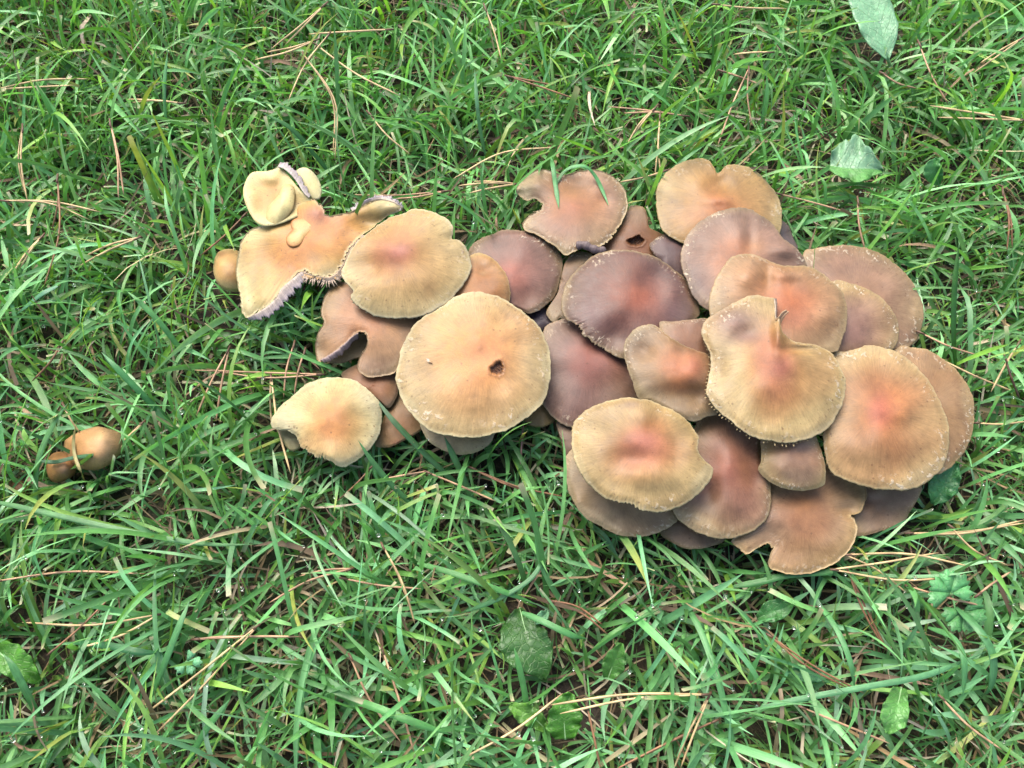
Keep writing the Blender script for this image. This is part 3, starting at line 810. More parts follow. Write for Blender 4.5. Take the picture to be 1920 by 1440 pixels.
for sp in CAPS.values():
    O = closed_spline(sp['out'], sp['n'])
    r = np.random.default_rng(sp['seed'])
    s = np.arange(sp['n']) / sp['n'] * 2 * np.pi
    j = sum(a * np.sin(k * s + r.uniform(0, 6.28)) for k, a in ((11, .5), (19, .45), (31, .4), (53, .35), (90, .25)))
    d = O - sp['c']
    sp['smooth'] = O + d / (np.hypot(d[:, 0], d[:, 1])[:, None] + 1e-6) * (j[:, None] * min(1.0, .008 * np.hypot(d[:, 0], d[:, 1]).mean()))
    for rx, ry, rr_, am in sp['ragged']:
        g = np.exp(-((sp['smooth'][:, 0] - rx) ** 2 + (sp['smooth'][:, 1] - ry) ** 2) / rr_ ** 2)
        k = r.normal(0, 1, sp['n'])
        k = (k + np.roll(k, 1)) * .6 + np.repeat(r.normal(0, 1, sp['n'] // 5 + 1), 5)[:sp['n']]
        sp['smooth'] = sp['smooth'] - d / np.hypot(d[:, 0], d[:, 1])[:, None] * (np.abs(k) * 1.8 * am * g)[:, None]
    rm = np.hypot(d[:, 0], d[:, 1]).mean()
    sp['lumps'] = []
    for _ in range(7 if rm > 60 else 0):
        ang, q = r.uniform(0, 6.28), r.uniform(.3, .85) * rm
        w_ = rm * r.uniform(.16, .34)
        sp['lumps'].append((sp['c'][0] + q * math.cos(ang), sp['c'][1] + q * math.sin(ang), w_ * r.uniform(.8, 1.5), w_, r.choice([-1, 1]) * r.uniform(.4, 1.1)))
    d = sp['smooth'] - sp['c']
    aa, rr = np.arctan2(d[:, 1], d[:, 0]), np.hypot(d[:, 0], d[:, 1])
    i = np.argsort(aa)
    ag = np.linspace(-np.pi, np.pi, 181)[:-1]
    rg = np.interp(ag, np.concatenate([aa[i] - 2 * np.pi, aa[i], aa[i] + 2 * np.pi]), np.tile(rr[i], 3))
    for _ in range(2):                                   # close notches, then smooth
        rg = np.max([np.roll(rg, q) for q in range(-7, 8)], 0)
    kern = np.exp(-(np.arange(-20, 21) / 9.0) ** 2)
    kern /= kern.sum()
    for _ in range(2):
        rg = sum(kern[q + 20] * np.roll(rg, q) for q in range(-20, 21))
    lo = np.interp(ag, np.concatenate([aa[i] - 2 * np.pi, aa[i], aa[i] + 2 * np.pi]), np.tile(rr[i], 3))
    rg = rg * np.quantile(lo / rg, .85)
    sp['ha'], sp['hr'] = np.concatenate([ag - 2 * np.pi, ag, ag + 2 * np.pi]), np.tile(rg, 3)
    sp['gT'], sp['gA'] = polar_of(sp, gx, gy)
    sp['mask'] = sp['gT'] < 1.0
    sp['gH'] = cap_height(sp, gx, gy, sp['gT'], sp['gA'])

done, order = {}, []


def settle(k, stack=()):
    if k in done:
        return
    if k in stack:
        raise RuntimeError("cycle " + str(stack + (k,)))
    sp = CAPS[k]
    z = sp['base'] + (8 if sp['group'] != GB and k != 'L0' else 0)
    for b in sp['below']:
        settle(b, stack + (k,))
        q = CAPS[b]
        m = sp['mask'] & q['mask']
        if m.any():
            need = (done[b] + q['gH'] + 2.6) - (sp['gH'] - .75 * thick(sp['gT']))
            z = max(z, np.quantile(need[m], .90))
    done[k] = z
    sp['z'] = z
    order.append(k)


for k in CAPS:
    settle(k)
print("CAP HEIGHTS", {k: round(float(v), 1) for k, v in done.items()})


# ------------------------------------------------------------------ build mushrooms
def ramp_col(ramp, T):
    ts = [a for a, _ in ramp]
    cs = np.array([lin(c) for _, c in ramp])
    return np.stack([np.interp(T, ts, cs[:, i]) for i in range(3)], -1)


ALB = 0.375


def alb_of(sp):
    return {GL: 1.03, GR: .99, GB: 1.4}[sp['group']]


MUSH = {}
CLUMP = {GL: (745, 640), GR: (1380, 720), GB: (130, 855)}


def ccw_px(O):
    x, y = O[:, 0], O[:, 1]
    return float(np.sum(x * np.roll(y, -1) - np.roll(x, -1) * y)) > 0


def seg_dist(X, Y, O):
    """Distance from points to the closed outline O."""
    A, B = O, np.roll(O, -1, 0)
    best = np.full(X.shape, 1e9)
    for i in range(0, len(O), 1):
        d = B[i] - A[i]
        t = np.clip(((X - A[i, 0]) * d[0] + (Y - A[i, 1]) * d[1]) / (d @ d + 1e-9), 0, 1)
        best = np.minimum(best, np.hypot(X - A[i, 0] - t * d[0], Y - A[i, 1] - t * d[1]))
    return best


def inside_poly(X, Y, O):
    x1, y1 = O[:, 0], O[:, 1]
    x2, y2 = np.roll(x1, -1), np.roll(y1, -1)
    r = np.zeros(X.shape, bool)
    for i in range(len(O)):
        if y1[i] == y2[i]:
            continue
        m = (y1[i] > Y) != (y2[i] > Y)
        xx = (x2[i] - x1[i]) * (Y - y1[i]) / (y2[i] - y1[i]) + x1[i]
        r ^= m & (X < xx)
    return r


def free_mesh(O, sp):
    """Even triangulation of an outline with bites or tears."""
    from mathutils.geometry import delaunay_2d_cdt
    from mathutils import Vector as V2
    lo, hi = O.min(0), O.max(0)
    st = 3.6
    X, Y = np.meshgrid(np.arange(lo[0], hi[0], st), np.arange(lo[1], hi[1], st * .87))
    X = X + (np.arange(X.shape[0]) % 2)[:, None] * st * .5
    X, Y = X.ravel(), Y.ravel()
    m = inside_poly(X, Y, O)
    X, Y = X[m], Y[m]
    d = seg_dist(X, Y, O)
    m = d > 2.2
    X, Y, d = X[m], Y[m], d[m]
    n = len(O)
    pts = [V2((float(a), float(b))) for a, b in O] + [V2((float(a), float(b))) for a, b in zip(X, Y)]
    edges = [(i, (i + 1) % n) for i in range(n)]
    vo, eo, fo, ov, oe, of = delaunay_2d_cdt(pts, edges, [list(range(n))], 1, 1e-4)
    P = np.array([(v.x, v.y) for v in vo])
    D = np.zeros(len(P))
    lipidx = [-1] * n
    for i, o in enumerate(ov):
        for k in o:
            if k < n:
                lipidx[k] = i
            else:
                D[i] = d[k - n]
    rm = np.hypot(*(O - sp['c']).T).mean()
    T = np.clip(1 - D / rm, 0, 1)
    return P[:, 0], P[:, 1], T, [tuple(f) for f in fo], [k for k in lipidx if k >= 0]


def build_free(sp, root, PX, PY, Z, T, A, pig, tris, lips):
    z0 = sp['z']
    n0 = len(PX)
    L = np.array(lips)
    c = np.stack([PX[L], PY[L]], 1)
    tg = np.roll(c, -1, 0) - np.roll(c, 1, 0)
    nr = np.stack([tg[:, 1], -tg[:, 0]], 1) / (np.linalg.norm(tg, axis=1)[:, None] + 1e-6)
    ccw = ccw_px(c)
    if not ccw:
        nr = -nr
    V, C = [at(PX, PY, (z0 + Z) / 1000)], [pig]
    U, _ = hull_t(sp, PX, PY)
    fz = np.minimum(1, U / .35) ** .8
    POL = [np.stack([np.cos(A) * fz, np.sin(A) * fz, T], 1)]
    F = [f if ccw else f[::-1] for f in tris]
    F = [f[::-1] for f in F]
    prev = L
    nl = len(L)
    for off, dz in ((.5, -.5), (.2, -1.1), (-1.2, -1.6)):
        q = c + nr * off
        idx = sum(len(v) for v in V) + np.arange(nl)
        V.append(at(q[:, 0], q[:, 1], (z0 + Z[L] + dz) / 1000))
        C.append(np.tile(lin(sp['ramp'][-1][1]), (nl, 1)))
        POL.append(np.stack([np.cos(A[L]), np.sin(A[L]), np.ones(nl)], 1))
        for j in range(nl):
            k = (j + 1) % nl
            f = (int(prev[j]), int(prev[k]), int(idx[k]), int(idx[j]))
            F.append(f if ccw else f[::-1])
        prev = idx
    V = np.concatenate(V)
    mesh_obj("cap", V, F, M_CAP, root, np.concatenate(C) * ALB * alb_of(sp), {"polar": np.concatenate(POL), "fleck": np.full(len(V), sp['flecks'])})
    rid = (np.sin(A * 90) > 0)
    X2, Y2 = PX + (sp['c'][0] - PX) * .012, PY + (sp['c'][1] - PY) * .012
    V = at(X2, Y2, (z0 + Z - thick(T) - rid * .5) / 1000)
    gc = lin((150, 124, 112))
    mesh_obj("gills", V, [f if ccw else f[::-1] for f in tris], M_GILL, root, np.where(rid[:, None], gc, gc * .75) * ALB, smooth=False)


def add_stem(sp, root, foot, c, zc, O, rng):
    z0 = sp['z']
    if sp['stem']:
        top = at(c[0], c[1], (z0 + zc - 5.5) / 1000)
        mid = (top * .55 + foot * .45) + np.array([rng.uniform(-.003, .003), rng.uniform(-.003, .003), 0])
        P = open_spline(np.array([[foot[0], foot[1], -.004], mid, top]), 10)
        rad = max(.003, min(.0062, .00028 * .09 * np.hypot(*(O - c).T).mean()))
        V, F = tube(P, np.linspace(rad * 1.15, rad, 10), 12)
        tcol = np.linspace(0, 1, 10)[:, None]
        pg = np.repeat(lin((120, 84, 46)) * (1 - tcol) + lin((196, 170, 110)) * tcol, 12, 0) * ALB
        mesh_obj("stem", V, F, M_STEM, root, pg)


def build_mushroom(sp):
    n, R = sp['n'], sp['rings']
    O, c = sp['smooth'], sp['c']
    z0 = sp['z']
    cw = at(c[0], c[1], (z0 + sp['H']) / 1000)
    rng = np.random.default_rng(sp['seed'] + 100)
    hub = CLUMP[sp['group']]
    bx = c[0] + (hub[0] - c[0]) * .3
    by = c[1] + (hub[1] - c[1]) * .3 + (z0 * 1.1)
    foot = at(bx, by, 0.0)
    root = thing("mushroom", sp['label'], "mushroom", (foot[0], foot[1], 0.0), sp['group'])
    MUSH[sp['key']] = root
    # ---- cap top with rolled lip
    ts = np.concatenate([np.linspace(0, .8, int(R * .6))[1:], np.linspace(.8, 1, R - int(R * .6) + 1)[1:]])
    free = sp['free']
    if free:
        PX, PY, T, tris, lips = free_mesh(O, sp)
        PX, PY, T = PX[None], PY[None], T[None]
    else:
        px, py, tt = [], [], []
        for t in ts:
            q = c + (O - c) * t
            px.append(q[:, 0]); py.append(q[:, 1]); tt.append(np.full(n, t))
        PX, PY, T = np.array(px), np.array(py), np.array(tt)
    A = np.arctan2(PY - c[1], PX - c[0])
    Z = cap_height(sp, PX, PY, T, A)
    # finer lumps
    for k in range(10):
        f = rng.uniform(.04, .12); an = rng.uniform(0, 6.28); ph = rng.uniform(0, 6.28)
        Z = Z + .09 * np.sin(f * (np.cos(an) * PX + np.sin(an) * PY) + ph)
    U, _ = hull_t(sp, PX, PY)
    wob = np.zeros_like(PX)
    for k in range(9):                                   # uneven, water-soaked pigment zones
        f = rng.uniform(.018, .075); an = rng.uniform(0, 6.28); ph = rng.uniform(0, 6.28)
        wob = wob + np.sin(f * (np.cos(an) * PX + np.sin(an) * PY) + ph) * (.045 / f) ** .5
    pig = ramp_col(sp['ramp'], np.clip(U + .035 * wob * np.clip(U * 3, .35, 1), 0, .97))
    blot = np.zeros_like(PX)
    for k in range(int(rng.integers(3, 6))):
        ang, q, w_ = rng.uniform(0, 6.28), rng.uniform(.25, .95), rng.uniform(.10, .24)
        rm_ = np.hypot(*(O - c).T).mean()
        dx, dy = PX - c[0] - q * rm_ * math.cos(ang), PY - c[1] - q * rm_ * math.sin(ang)
        blot = blot + rng.choice([-.5, 1.0]) * np.exp(-((np.hypot(dx, dy * rng.uniform(.6, 1.6)) + 4 * wob) / (w_ * rm_)) ** 2)
    bl_ = np.clip(blot, -.6, 1)[..., None]
    pig = pig * (1 - bl_ * np.array([.14, .20, .24]))
    rimg = sstep(.955, 1.0, T)[..., None] * .9
    pig = pig * (1 - rimg) + lin(sp['ramp'][-1][1]) * rimg
    for x, y, rx, ry, rgb, st in sp['patches']:
        g = .72 * st * np.exp(-((PX - x) / rx) ** 2 - ((PY - y) / ry) ** 2)
        pig = pig * (1 - g[..., None]) + lin(rgb) * g[..., None]
    for x, y, rx, ry, dep in sp['holes']:
        an = np.arctan2(PY - y, PX - x)
        rr = np.hypot((PX - x) / rx, (PY - y) / ry) * (1 + .16 * np.sin(2 * an + 1) + .10 * np.sin(3 * an + 2) + .05 * np.sin(7 * an))
        g = 1 - sstep(.62, .98, rr)
        Z = Z - dep * g + .35 * np.exp(-((rr - 1.1) / .15) ** 2)
        fl = lin((128, 88, 62))
        Z = Z + g * 1.3 * np.maximum(0, np.sin(PX * .9 + 1) * np.sin(PY * .8))
        k = sstep(.0, .6, g)
        pig = pig * (1 - k[..., None]) + fl * k[..., None]
        k = .6 * np.exp(-((rr - 1.08) / .18) ** 2)
        pig = pig * (1 - k[..., None]) + lin((150, 100, 60)) * k[..., None]
    zc = float(cap_height(sp, c[0], c[1], 0, 0))
    if free:
        build_free(sp, root, PX[0], PY[0], Z[0], T[0], A[0], pig[0], tris, lips)
        add_stem(sp, root, foot, c, zc, O, rng)
        return
    V = [at(c[0], c[1], (z0 + zc) / 1000)[None]]
    C = [pig[0].mean(0)[None]]
    POL = [np.array([[0, 0, 0]])]
    for i in range(len(ts)):
        V.append(at(PX[i], PY[i], (z0 + Z[i]) / 1000)); C.append(pig[i])
        fz = min(1.0, ts[i] / .35) ** .8
        POL.append(np.stack([np.cos(A[i]) * fz, np.sin(A[i]) * fz, T[i]], 1))
    # lip rings
    zr = Z[-1]
    for sc_, dz in ((1.003, -.5), (.998, -1.1), (.985, -1.5)):
        q = c + (O - c) * sc_
        V.append(at(q[:, 0], q[:, 1], (z0 + zr + dz) / 1000))
        C.append(np.tile(lin(sp['ramp'][-1][1]), (n, 1)))
        POL.append(np.stack([np.cos(A[-1]), np.sin(A[-1]), np.full(n, 1.0)], 1))
    V, C, POL = np.concatenate(V), np.concatenate(C) * ALB * alb_of(sp), np.concatenate(POL)
    k = len(ts) + 3
    j = np.arange(n)
    F = [(0, 1 + a, 1 + (a + 1) % n) for a in range(n)]
    i0 = (np.arange(k - 1)[:, None] * n + 1)
    q = np.stack([i0 + j, i0 + n + j, i0 + n + (j + 1) % n, i0 + (j + 1) % n], -1).reshape(-1, 4)
    F += [tuple(r) for r in q.tolist()]
    if ccw_px(O):
        F = [f[::-1] for f in F]
    mesh_obj("cap", V, F, M_CAP, root, C, {"polar": POL, "fleck": np.full(len(V), sp['flecks'])})
    # ---- gills: corrugated underside
    g = 4 if n >= 384 else 3
    crest = (np.arange(n) % g) < g / 2
    trand = np.repeat(rng.uniform(.2, 1.4, n // g + 1), g)[:n]
    gt = np.array([1.0, .97, .86, .66, .44, .24, .13])
    V, C = [], []
    gc = np.array(lin((150, 124, 112)))
    for i, t in enumerate(gt):
        tw = np.ones(n)
        if sp['tdir']:
            aa = np.arctan2(O[:, 1] - c[1], O[:, 0] - c[0]) - math.radians(sp['tdir'][0])
            aa = np.abs((aa + np.pi) % (2 * np.pi) - np.pi)
            tw = 1 - sstep(math.radians(sp['tdir'][1] * .7), math.radians(sp['tdir'][1]), aa)
        tooth = np.where(crest, sp['teeth'] * tw * trand, -.012) if i == 0 else 0.0
        q = c + (O - c) * (t + np.asarray(tooth)[..., None] if i == 0 else t)
        a = np.arctan2(q[:, 1] - c[1], q[:, 0] - c[0])
        z = cap_height(sp, q[:, 0], q[:, 1], np.full(n, t), a) - thick(np.full(n, t))
        amp = .15 if i == 0 else (.9 if i < 6 else .1)
        z = z - np.where(crest, amp, 0)
        if i == 0:
            z = zr - .9 - np.where(crest, .5, 0)
        V.append(at(q[:, 0], q[:, 1], (z0 + z) / 1000))
        C.append(np.where(crest[:, None], lin(sp['ramp'][-1][1]) * .85 if i < 2 else gc, gc * .75))
    V, C = np.concatenate(V), np.concatenate(C) * ALB
    i0 = (np.arange(len(gt) - 1)[:, None] * n)
    q = np.stack([i0 + j, i0 + n + j, i0 + n + (j + 1) % n, i0 + (j + 1) % n], -1).reshape(-1, 4)
    mesh_obj("gills", V, q, M_GILL, root, C, smooth=False)
    add_stem(sp, root, foot, c, zc, O, rng)


for k in order:
    build_mushroom(CAPS[k])


# ------------------------------------------------------------------ torn edges, flaps and rolled edges
def cap_z(key, px, py, extra=0.0):
    sp = CAPS[key]
    X, Y = np.asarray(px, float), np.asarray(py, float)
    t, a = polar_of(sp, X, Y)
    return sp['z'] + cap_height(sp, X, Y, np.minimum(t, 1), a) + extra


def strip(name, A, B, mat, parent, ca, cb, n=60, ridge=0.0, solid=.0006, mid=0.0, rows=5):
    """Curved band between two edge paths A and B ((px, py, z mm) lists), with ridges running from A to B."""
    A, B = open_spline(np.array(A, float), n), open_spline(np.array(B, float), n)
    PA, PB = at(A[:, 0], A[:, 1], A[:, 2] / 1000), at(B[:, 0], B[:, 1], B[:, 2] / 1000)
    if ridge:                                            # broken, uneven lower edge
        q = np.random.default_rng(n + 3)
        k = q.uniform(.55, 1.2, n)
        k = .5 * k + .5 * np.repeat(q.uniform(.6, 1.25, n // 4 + 1), 4)[:n]
        PB = PA + (PB - PA) * k[:, None]
    V, C = [], []
    for r in range(rows):
        t = r / (rows - 1)
        P = PA * (1 - t) + PB * t
        P[:, 2] += mid / 1000 * math.sin(math.pi * t) + np.where(np.arange(n) % 3 == 0, ridge / 1000, 0) * math.sin(math.pi * min(1, t * 1.3 + .15))
        V.append(P)
        cc = lin(ca) * (1 - t) + lin(cb) * t
        C.append(cc * (1 if not ridge else np.interp(np.random.default_rng(n).uniform(0, 1, n), [0, 1], [.72, 1.05])[:, None]))
    i0 = np.arange(rows - 1)[:, None] * n
    j = np.arange(n - 1)
    F = np.stack([i0 + j, i0 + j + 1, i0 + n + j + 1, i0 + n + j], -1).reshape(-1, 4)
    o = mesh_obj(name, np.concatenate(V), F, mat, parent, np.concatenate(C) * ALB * 1.15,
                 {"polar": np.tile([0.6, 0.8, 0.5], (n * rows, 1)), "fleck": np.zeros(n * rows)})
    md = o.modifiers.new("thickness", 'SOLIDIFY')
    md.thickness, md.offset = solid, 0
    return o


def blob(name, out, c, zrim, H, mat, parent, ramp, p=2.0, n=96, rings=12, bumps=(), tilt=(0, 0), flecks=0, under=2.0):
    """Thick lobe of cap flesh, closed below."""
    O = closed_spline(out, n)
    c = np.array(c, float)
    V = []
    C, POL = [], []
    ts = np.linspace(0, 1, rings + 1)[1:]

    def zz(X, Y, t):
        z = zrim + H * (1 - t ** p) + tilt[0] * (X - c[0]) / 100 + tilt[1] * (Y - c[1]) / 100
        for bx, by, sx, sy, am in bumps:
            z = z + am * np.exp(-((X - bx) / sx) ** 2 - ((Y - by) / sy) ** 2)
        return z
    V.append(at(c[0], c[1], zz(c[0], c[1], 0) / 1000)[None]); C.append(ramp_col(ramp, np.array([0.0]))); POL.append([[0, 0, 0]])
    for t in ts:
        q = c + (O - c) * t
        V.append(at(q[:, 0], q[:, 1], zz(q[:, 0], q[:, 1], t) / 1000)); C.append(ramp_col(ramp, np.full(n, t)))
        a = np.arctan2(q[:, 1] - c[1], q[:, 0] - c[0])
        POL.append(np.stack([np.cos(a), np.sin(a), np.full(n, t)], 1))
    for sc_, dz in ((1.004, -.5), (.99, -1.2), (.6, -under), (.1, -under)):
        q = c + (O - c) * sc_
        V.append(at(q[:, 0], q[:, 1], (zz(q[:, 0], q[:, 1], min(sc_, 1)) + dz) / 1000)); C.append(ramp_col(ramp, np.full(n, 1.0)))
        POL.append(np.stack([np.cos(a), np.sin(a), np.ones(n)], 1))
    k = rings + 4
    j = np.arange(n)
    F = [(0, 1 + a_, 1 + (a_ + 1) % n) for a_ in range(n)]
    i0 = np.arange(k - 1)[:, None] * n + 1
    F += [tuple(r) for r in np.stack([i0 + j, i0 + n + j, i0 + n + (j + 1) % n, i0 + (j + 1) % n], -1).reshape(-1, 4).tolist()]
    V = np.concatenate(V)
    return mesh_obj(name, V, F, mat, parent, np.concatenate(C) * ALB * 1.18, {"polar": np.concatenate(POL), "fleck": np.full(len(V), flecks)})


def teeth(name, path, outw, parent, n=30, col=(206, 186, 170), zdrop=4.0, w=3.0, seed=1):
    """Ragged gill ends: small tapered blades leaning out of a torn edge."""
    r = np.random.default_rng(seed)
    P = open_spline(np.array(path, float), n * 3)
    V, F, C = [], [], []
    for i in range(n):
        k = int(i * 3 + r.integers(0, 3))
        a = P[k]
        tg = P[min(k + 1, len(P) - 1)][:2] - P[max(k - 1, 0)][:2]
        tg = tg / (np.linalg.norm(tg) + 1e-6)
        nr = np.array([-tg[1], tg[0]])
        if nr @ np.array(outw[:2]) < 0:
            nr = -nr
        nr = nr + tg * r.uniform(-.5, .5)
        ln = outw[2] * r.uniform(.55, 1.25)
        b0, b1 = a[:2] - tg * w * .5 - nr * 6, a[:2] + tg * w * .5 - nr * 6
        m0, m1 = a[:2] - tg * w * .45 + nr * ln * .6, a[:2] + tg * w * .4 + nr * ln * .6
        tip = a[:2] + nr * ln + tg * r.uniform(-2, 2)
        z = a[2]
        pts = [(b0, z - .6), (b1, z - .6), (m0, z - zdrop * .4), (m1, z - zdrop * .4), (tip, z - zdrop),
               (b0, z - 4.0), (b1, z - 4.0), (m0, z - zdrop * .5 - 3), (m1, z - zdrop * .5 - 3), (tip, z - zdrop - 1.2)]
        o = len(V)
        for q, zz in pts:
            V.append(at(q[0], q[1], zz / 1000))
            C.append(lin(col) * r.uniform(.75, 1.1))
        F += [(o, o + 1, o + 3, o + 2), (o + 2, o + 3, o + 4), (o + 5, o + 7, o + 8, o + 6), (o + 7, o + 9, o + 8),
              (o, o + 2, o + 7, o + 5), (o + 2, o + 4, o + 9, o + 7), (o + 1, o + 6, o + 8, o + 3), (o + 3, o + 8, o + 9, o + 4)]
    return mesh_obj(name, V, F, M_GILL, parent, np.array(C) * ALB * 1.2, smooth=False)


def path_on(key, pts, extra=0.0):
    return [(x, y, float(cap_z(key, x, y, extra))) for x, y in pts]


def torn_cap_details():
    r = MUSH['L1']
    zb = CAPS['L1']['z']
    # upper left lobe, hollow like a dish
    blob("torn_lobe", [(472, 324), (458, 347), (457, 369), (466, 395), (480, 416), (500, 424), (530, 418), (560, 405), (586, 392),
                       (580, 372), (566, 360), (552, 343), (540, 328), (526, 316), (500, 321)], (515, 368), zb + 5.0, -2.5, M_CAP, r,
         [(0, (226, 168, 96)), (.45, (230, 186, 112)), (.8, (234, 208, 134)), (1, (240, 224, 158))], p=1.4,
         bumps=[(575, 392, 30, 22, -3.2), (510, 335, 20, 10, 1.4), (470, 380, 14, 20, 1.2), (535, 330, 14, 14, -1.0)], tilt=(-1.0, 0), under=1.4)
    blob("curled_flap", [(531, 350), (545, 346), (553, 356), (551, 384), (545, 398), (532, 413), (515, 423), (500, 414), (499, 398), (506, 384), (522, 366)],
         (526, 386), zb + 4.2, 3.6, M_CAP, r, [(0, (228, 212, 142)), (.6, (232, 216, 148)), (1, (222, 196, 130))], p=1.7, n=72, rings=10, under=1.5)
    blob("torn_lobe", [(556, 320), (570, 314), (584, 320), (597, 336), (603, 356), (600, 372), (590, 374), (578, 366), (566, 350), (558, 336)],
         (582, 345), zb + 1.0, 2.0, M_CAP, r, [(0, (220, 204, 134)), (.7, (224, 212, 150)), (1, (230, 220, 168))], n=72, rings=8, under=1.6)
    strip("gill_edge", [(521, 313, zb + 6.8), (533, 317, zb + 7), (548, 330, zb + 6.6), (560, 346, zb + 6.2), (570, 362, zb + 5.4), (580, 371, zb + 4.5)],
          [(526, 304, zb + 4), (542, 309, zb + 4), (560, 326, zb + 3.4), (568, 340, zb + 3), (577, 356, zb + 2.6), (582, 366, zb + 2.4)],
          M_GILL, r, (238, 222, 206), (206, 190, 194), n=46, ridge=.18, rows=7)
    # torn lower right edge of the main lobe: broken flesh and gills seen side on
    e = [(463, 596), (485, 585), (512, 565), (527, 542), (542, 528), (566, 509)]
    f = [(468, 601), (498, 597), (524, 580), (541, 561), (559, 544), (578, 526)]
    strip("gill_edge", path_on('L1', e, .1), [(x, y, float(cap_z('L1', *q)) - 2.2) for (x, y), q in zip(f, e)],
          M_GILL, r, (232, 212, 190), (204, 186, 188), n=90, ridge=.5)
    strip("gill_edge", path_on('L1', [(566, 509), (589, 516), (618, 519), (636, 505), (652, 477), (664, 456)], .1),
          [(572, 523, zb - 2.5), (594, 530, zb - 2.5), (624, 531, zb - 2.5), (646, 514, zb - 2.2), (661, 482, zb - 1.6), (671, 460, zb - 1.2)], M_GILL, r, (234, 206, 170), (212, 190, 178), n=120, ridge=.6)
    teeth("gill_fringe", path_on('L1', [(556, 514), (572, 510), (589, 517), (604, 520), (619, 520), (636, 507), (646, 490), (653, 476), (664, 456), (670, 440)]),
          (.5, .9, 17), r, n=100, col=(216, 190, 162), zdrop=1.8, w=2.4, seed=3)
    teeth("gill_fringe", path_on('L1', [(560, 511), (589, 515), (619, 517), (640, 503), (652, 478)]), (.5, .9, 9), r, n=34, col=(220, 178, 122), zdrop=.6, w=4, seed=5)
    teeth("gill_fringe", path_on('L1', [(662, 396), (678, 384), (694, 377), (709, 373), (724, 376), (738, 379), (752, 389)]),
          (0, -1, 9), r, n=30, col=(206, 192, 190), zdrop=-.6, w=3.4, seed=8)
    strip("gill_edge", path_on('L1', [(661, 397), (684, 383), (709, 375), (735, 379), (754, 391)], .3),
          [(657, 391, zb + 2), (681, 376, zb + 5), (709, 367, zb + 6.5), (738, 371, zb + 6.5), (757, 388, zb + 5)], M_GILL, r, (236, 214, 180), (214, 198, 202), n=60, ridge=.2)
    # blister on the cap
    blob("blister", [(548, 413), (562, 408), (580, 411), (590, 417), (588, 430), (574, 444), (562, 459), (548, 463), (538, 457), (537, 444), (547, 432), (545, 421)],
         (563, 435), float(cap_z('L1', 563, 435)) + .1, 1.5, M_CAP, r, [(0, (240, 206, 140)), (.7, (236, 190, 118)), (1, (206, 136, 76))], n=72, rings=10)
    # slit cap
    r3 = MUSH['L3']
    strip("rolled_edge", path_on('L3', [(601, 677), (622, 664), (640, 651), (652, 640), (664, 630), (672, 625)], .6),
          [(610, 681, CAPS['L3']['z'] + .5), (630, 672, CAPS['L3']['z'] + .5), (648, 660, CAPS['L3']['z'] + .2), (656, 648, CAPS['L3']['z'] - .3), (664, 640, CAPS['L3']['z'] - 1.5), (672, 634, CAPS['L3']['z'] - 2)],
          M_GILL, r3, (206, 178, 164), (186, 162, 160), n=48, ridge=.35, mid=2.2, rows=8)
    # rolled lilac edge under the bitten cap
    r0 = MUSH['M0']
    z = max(CAPS['M0']['z'], CAPS['M4']['z'] * .8) + 2
    P = open_spline(np.array([(1081, 461, z - 1), (1094, 459, z + 1), (1108, 465, z + 1), (1122, 470, z), (1134, 470, z - 2)], float), 26)
    W = at(P[:, 0], P[:, 1], P[:, 2] / 1000)
    rad = .0024 + .0003 * np.sin(np.arange(26) * .9)
    rad[0] = rad[-1] = .0010
    V, F = tube(W, rad, 12)
    cc = np.repeat(np.where((np.arange(26) % 2 == 0)[:, None], lin((146, 126, 122)), lin((126, 106, 104))), 12, 0) * ALB
    mesh_obj("rolled_edge", V, F, M_GILL, r0, cc)
    # curled sliver in the cleft of the topmost cap
    r5 = MUSH['R5']
    z5 = CAPS['R5']['z'] + CAPS['R5']['H'] * .55
    strip("curled_sliver", [(1452, 602, z5), (1460, 594, z5 + 2), (1467, 585, z5 + 3.5), (1475, 581, z5 + 4)],
          [(1464, 608, z5 - 1), (1468, 598, z5 + 1), (1474, 589, z5 + 3), (1479, 584, z5 + 3.6)], M_CAP, r5, (196, 160, 122), (150, 120, 90), n=24, mid=-1.2)
    strip("torn_edge", [(1451, 560, z5 - 3.5), (1453, 575, z5 - 1.5), (1453, 590, z5), (1455, 603, z5)],
          [(1455, 560, z5 - 6), (1457, 576, z5 - 4), (1456, 592, z5 - 2.6), (1457, 603, z5 - 2)], M_GILL, r5, (222, 200, 170), (176, 150, 140), n=30, ridge=.2)


torn_cap_details()


# ------------------------------------------------------------------ gnat on the largest round cap
def gnat():
    x, y = 806, 679
    z = float(cap_z('L4', x, y))
    P = at(x, y, (z + .5) / 1000)
    root = thing("gnat", "tiny pale gnat resting on the largest round cap", "insect", P)
    V, F = tube([P + np.array([-.0011, .0006, 0]), P + np.array([-.0004, .0002, .0002]), P + np.array([.0004, -.0002, .0002]), P + np.array([.0012, -.0007, .0001])],
                [.0002, .00045, .0005, .00025], 8)
    mesh_obj("body", V, F, M_GNAT, root)
    for s in (-1, 1):
        a = P + np.array([.0003, 0, .0004])
        d = np.array([-.0025, .0014 + s * .0005, .0002])
        sd = np.array([.0004, .0008 * s, 0])
        V = [a, a + d * .5 + sd, a + d, a + d * .5 - sd * .3] + [v - np.array([0, 0, .00008]) for v in (a, a + d * .5 + sd, a + d, a + d * .5 - sd * .3)]
        mesh_obj("wing", V, [(0, 1, 2, 3), (7, 6, 5, 4), (0, 4, 5, 1), (1, 5, 6, 2), (2, 6, 7, 3), (3, 7, 4, 0)], M_WING, root, smooth=False)


gnat()
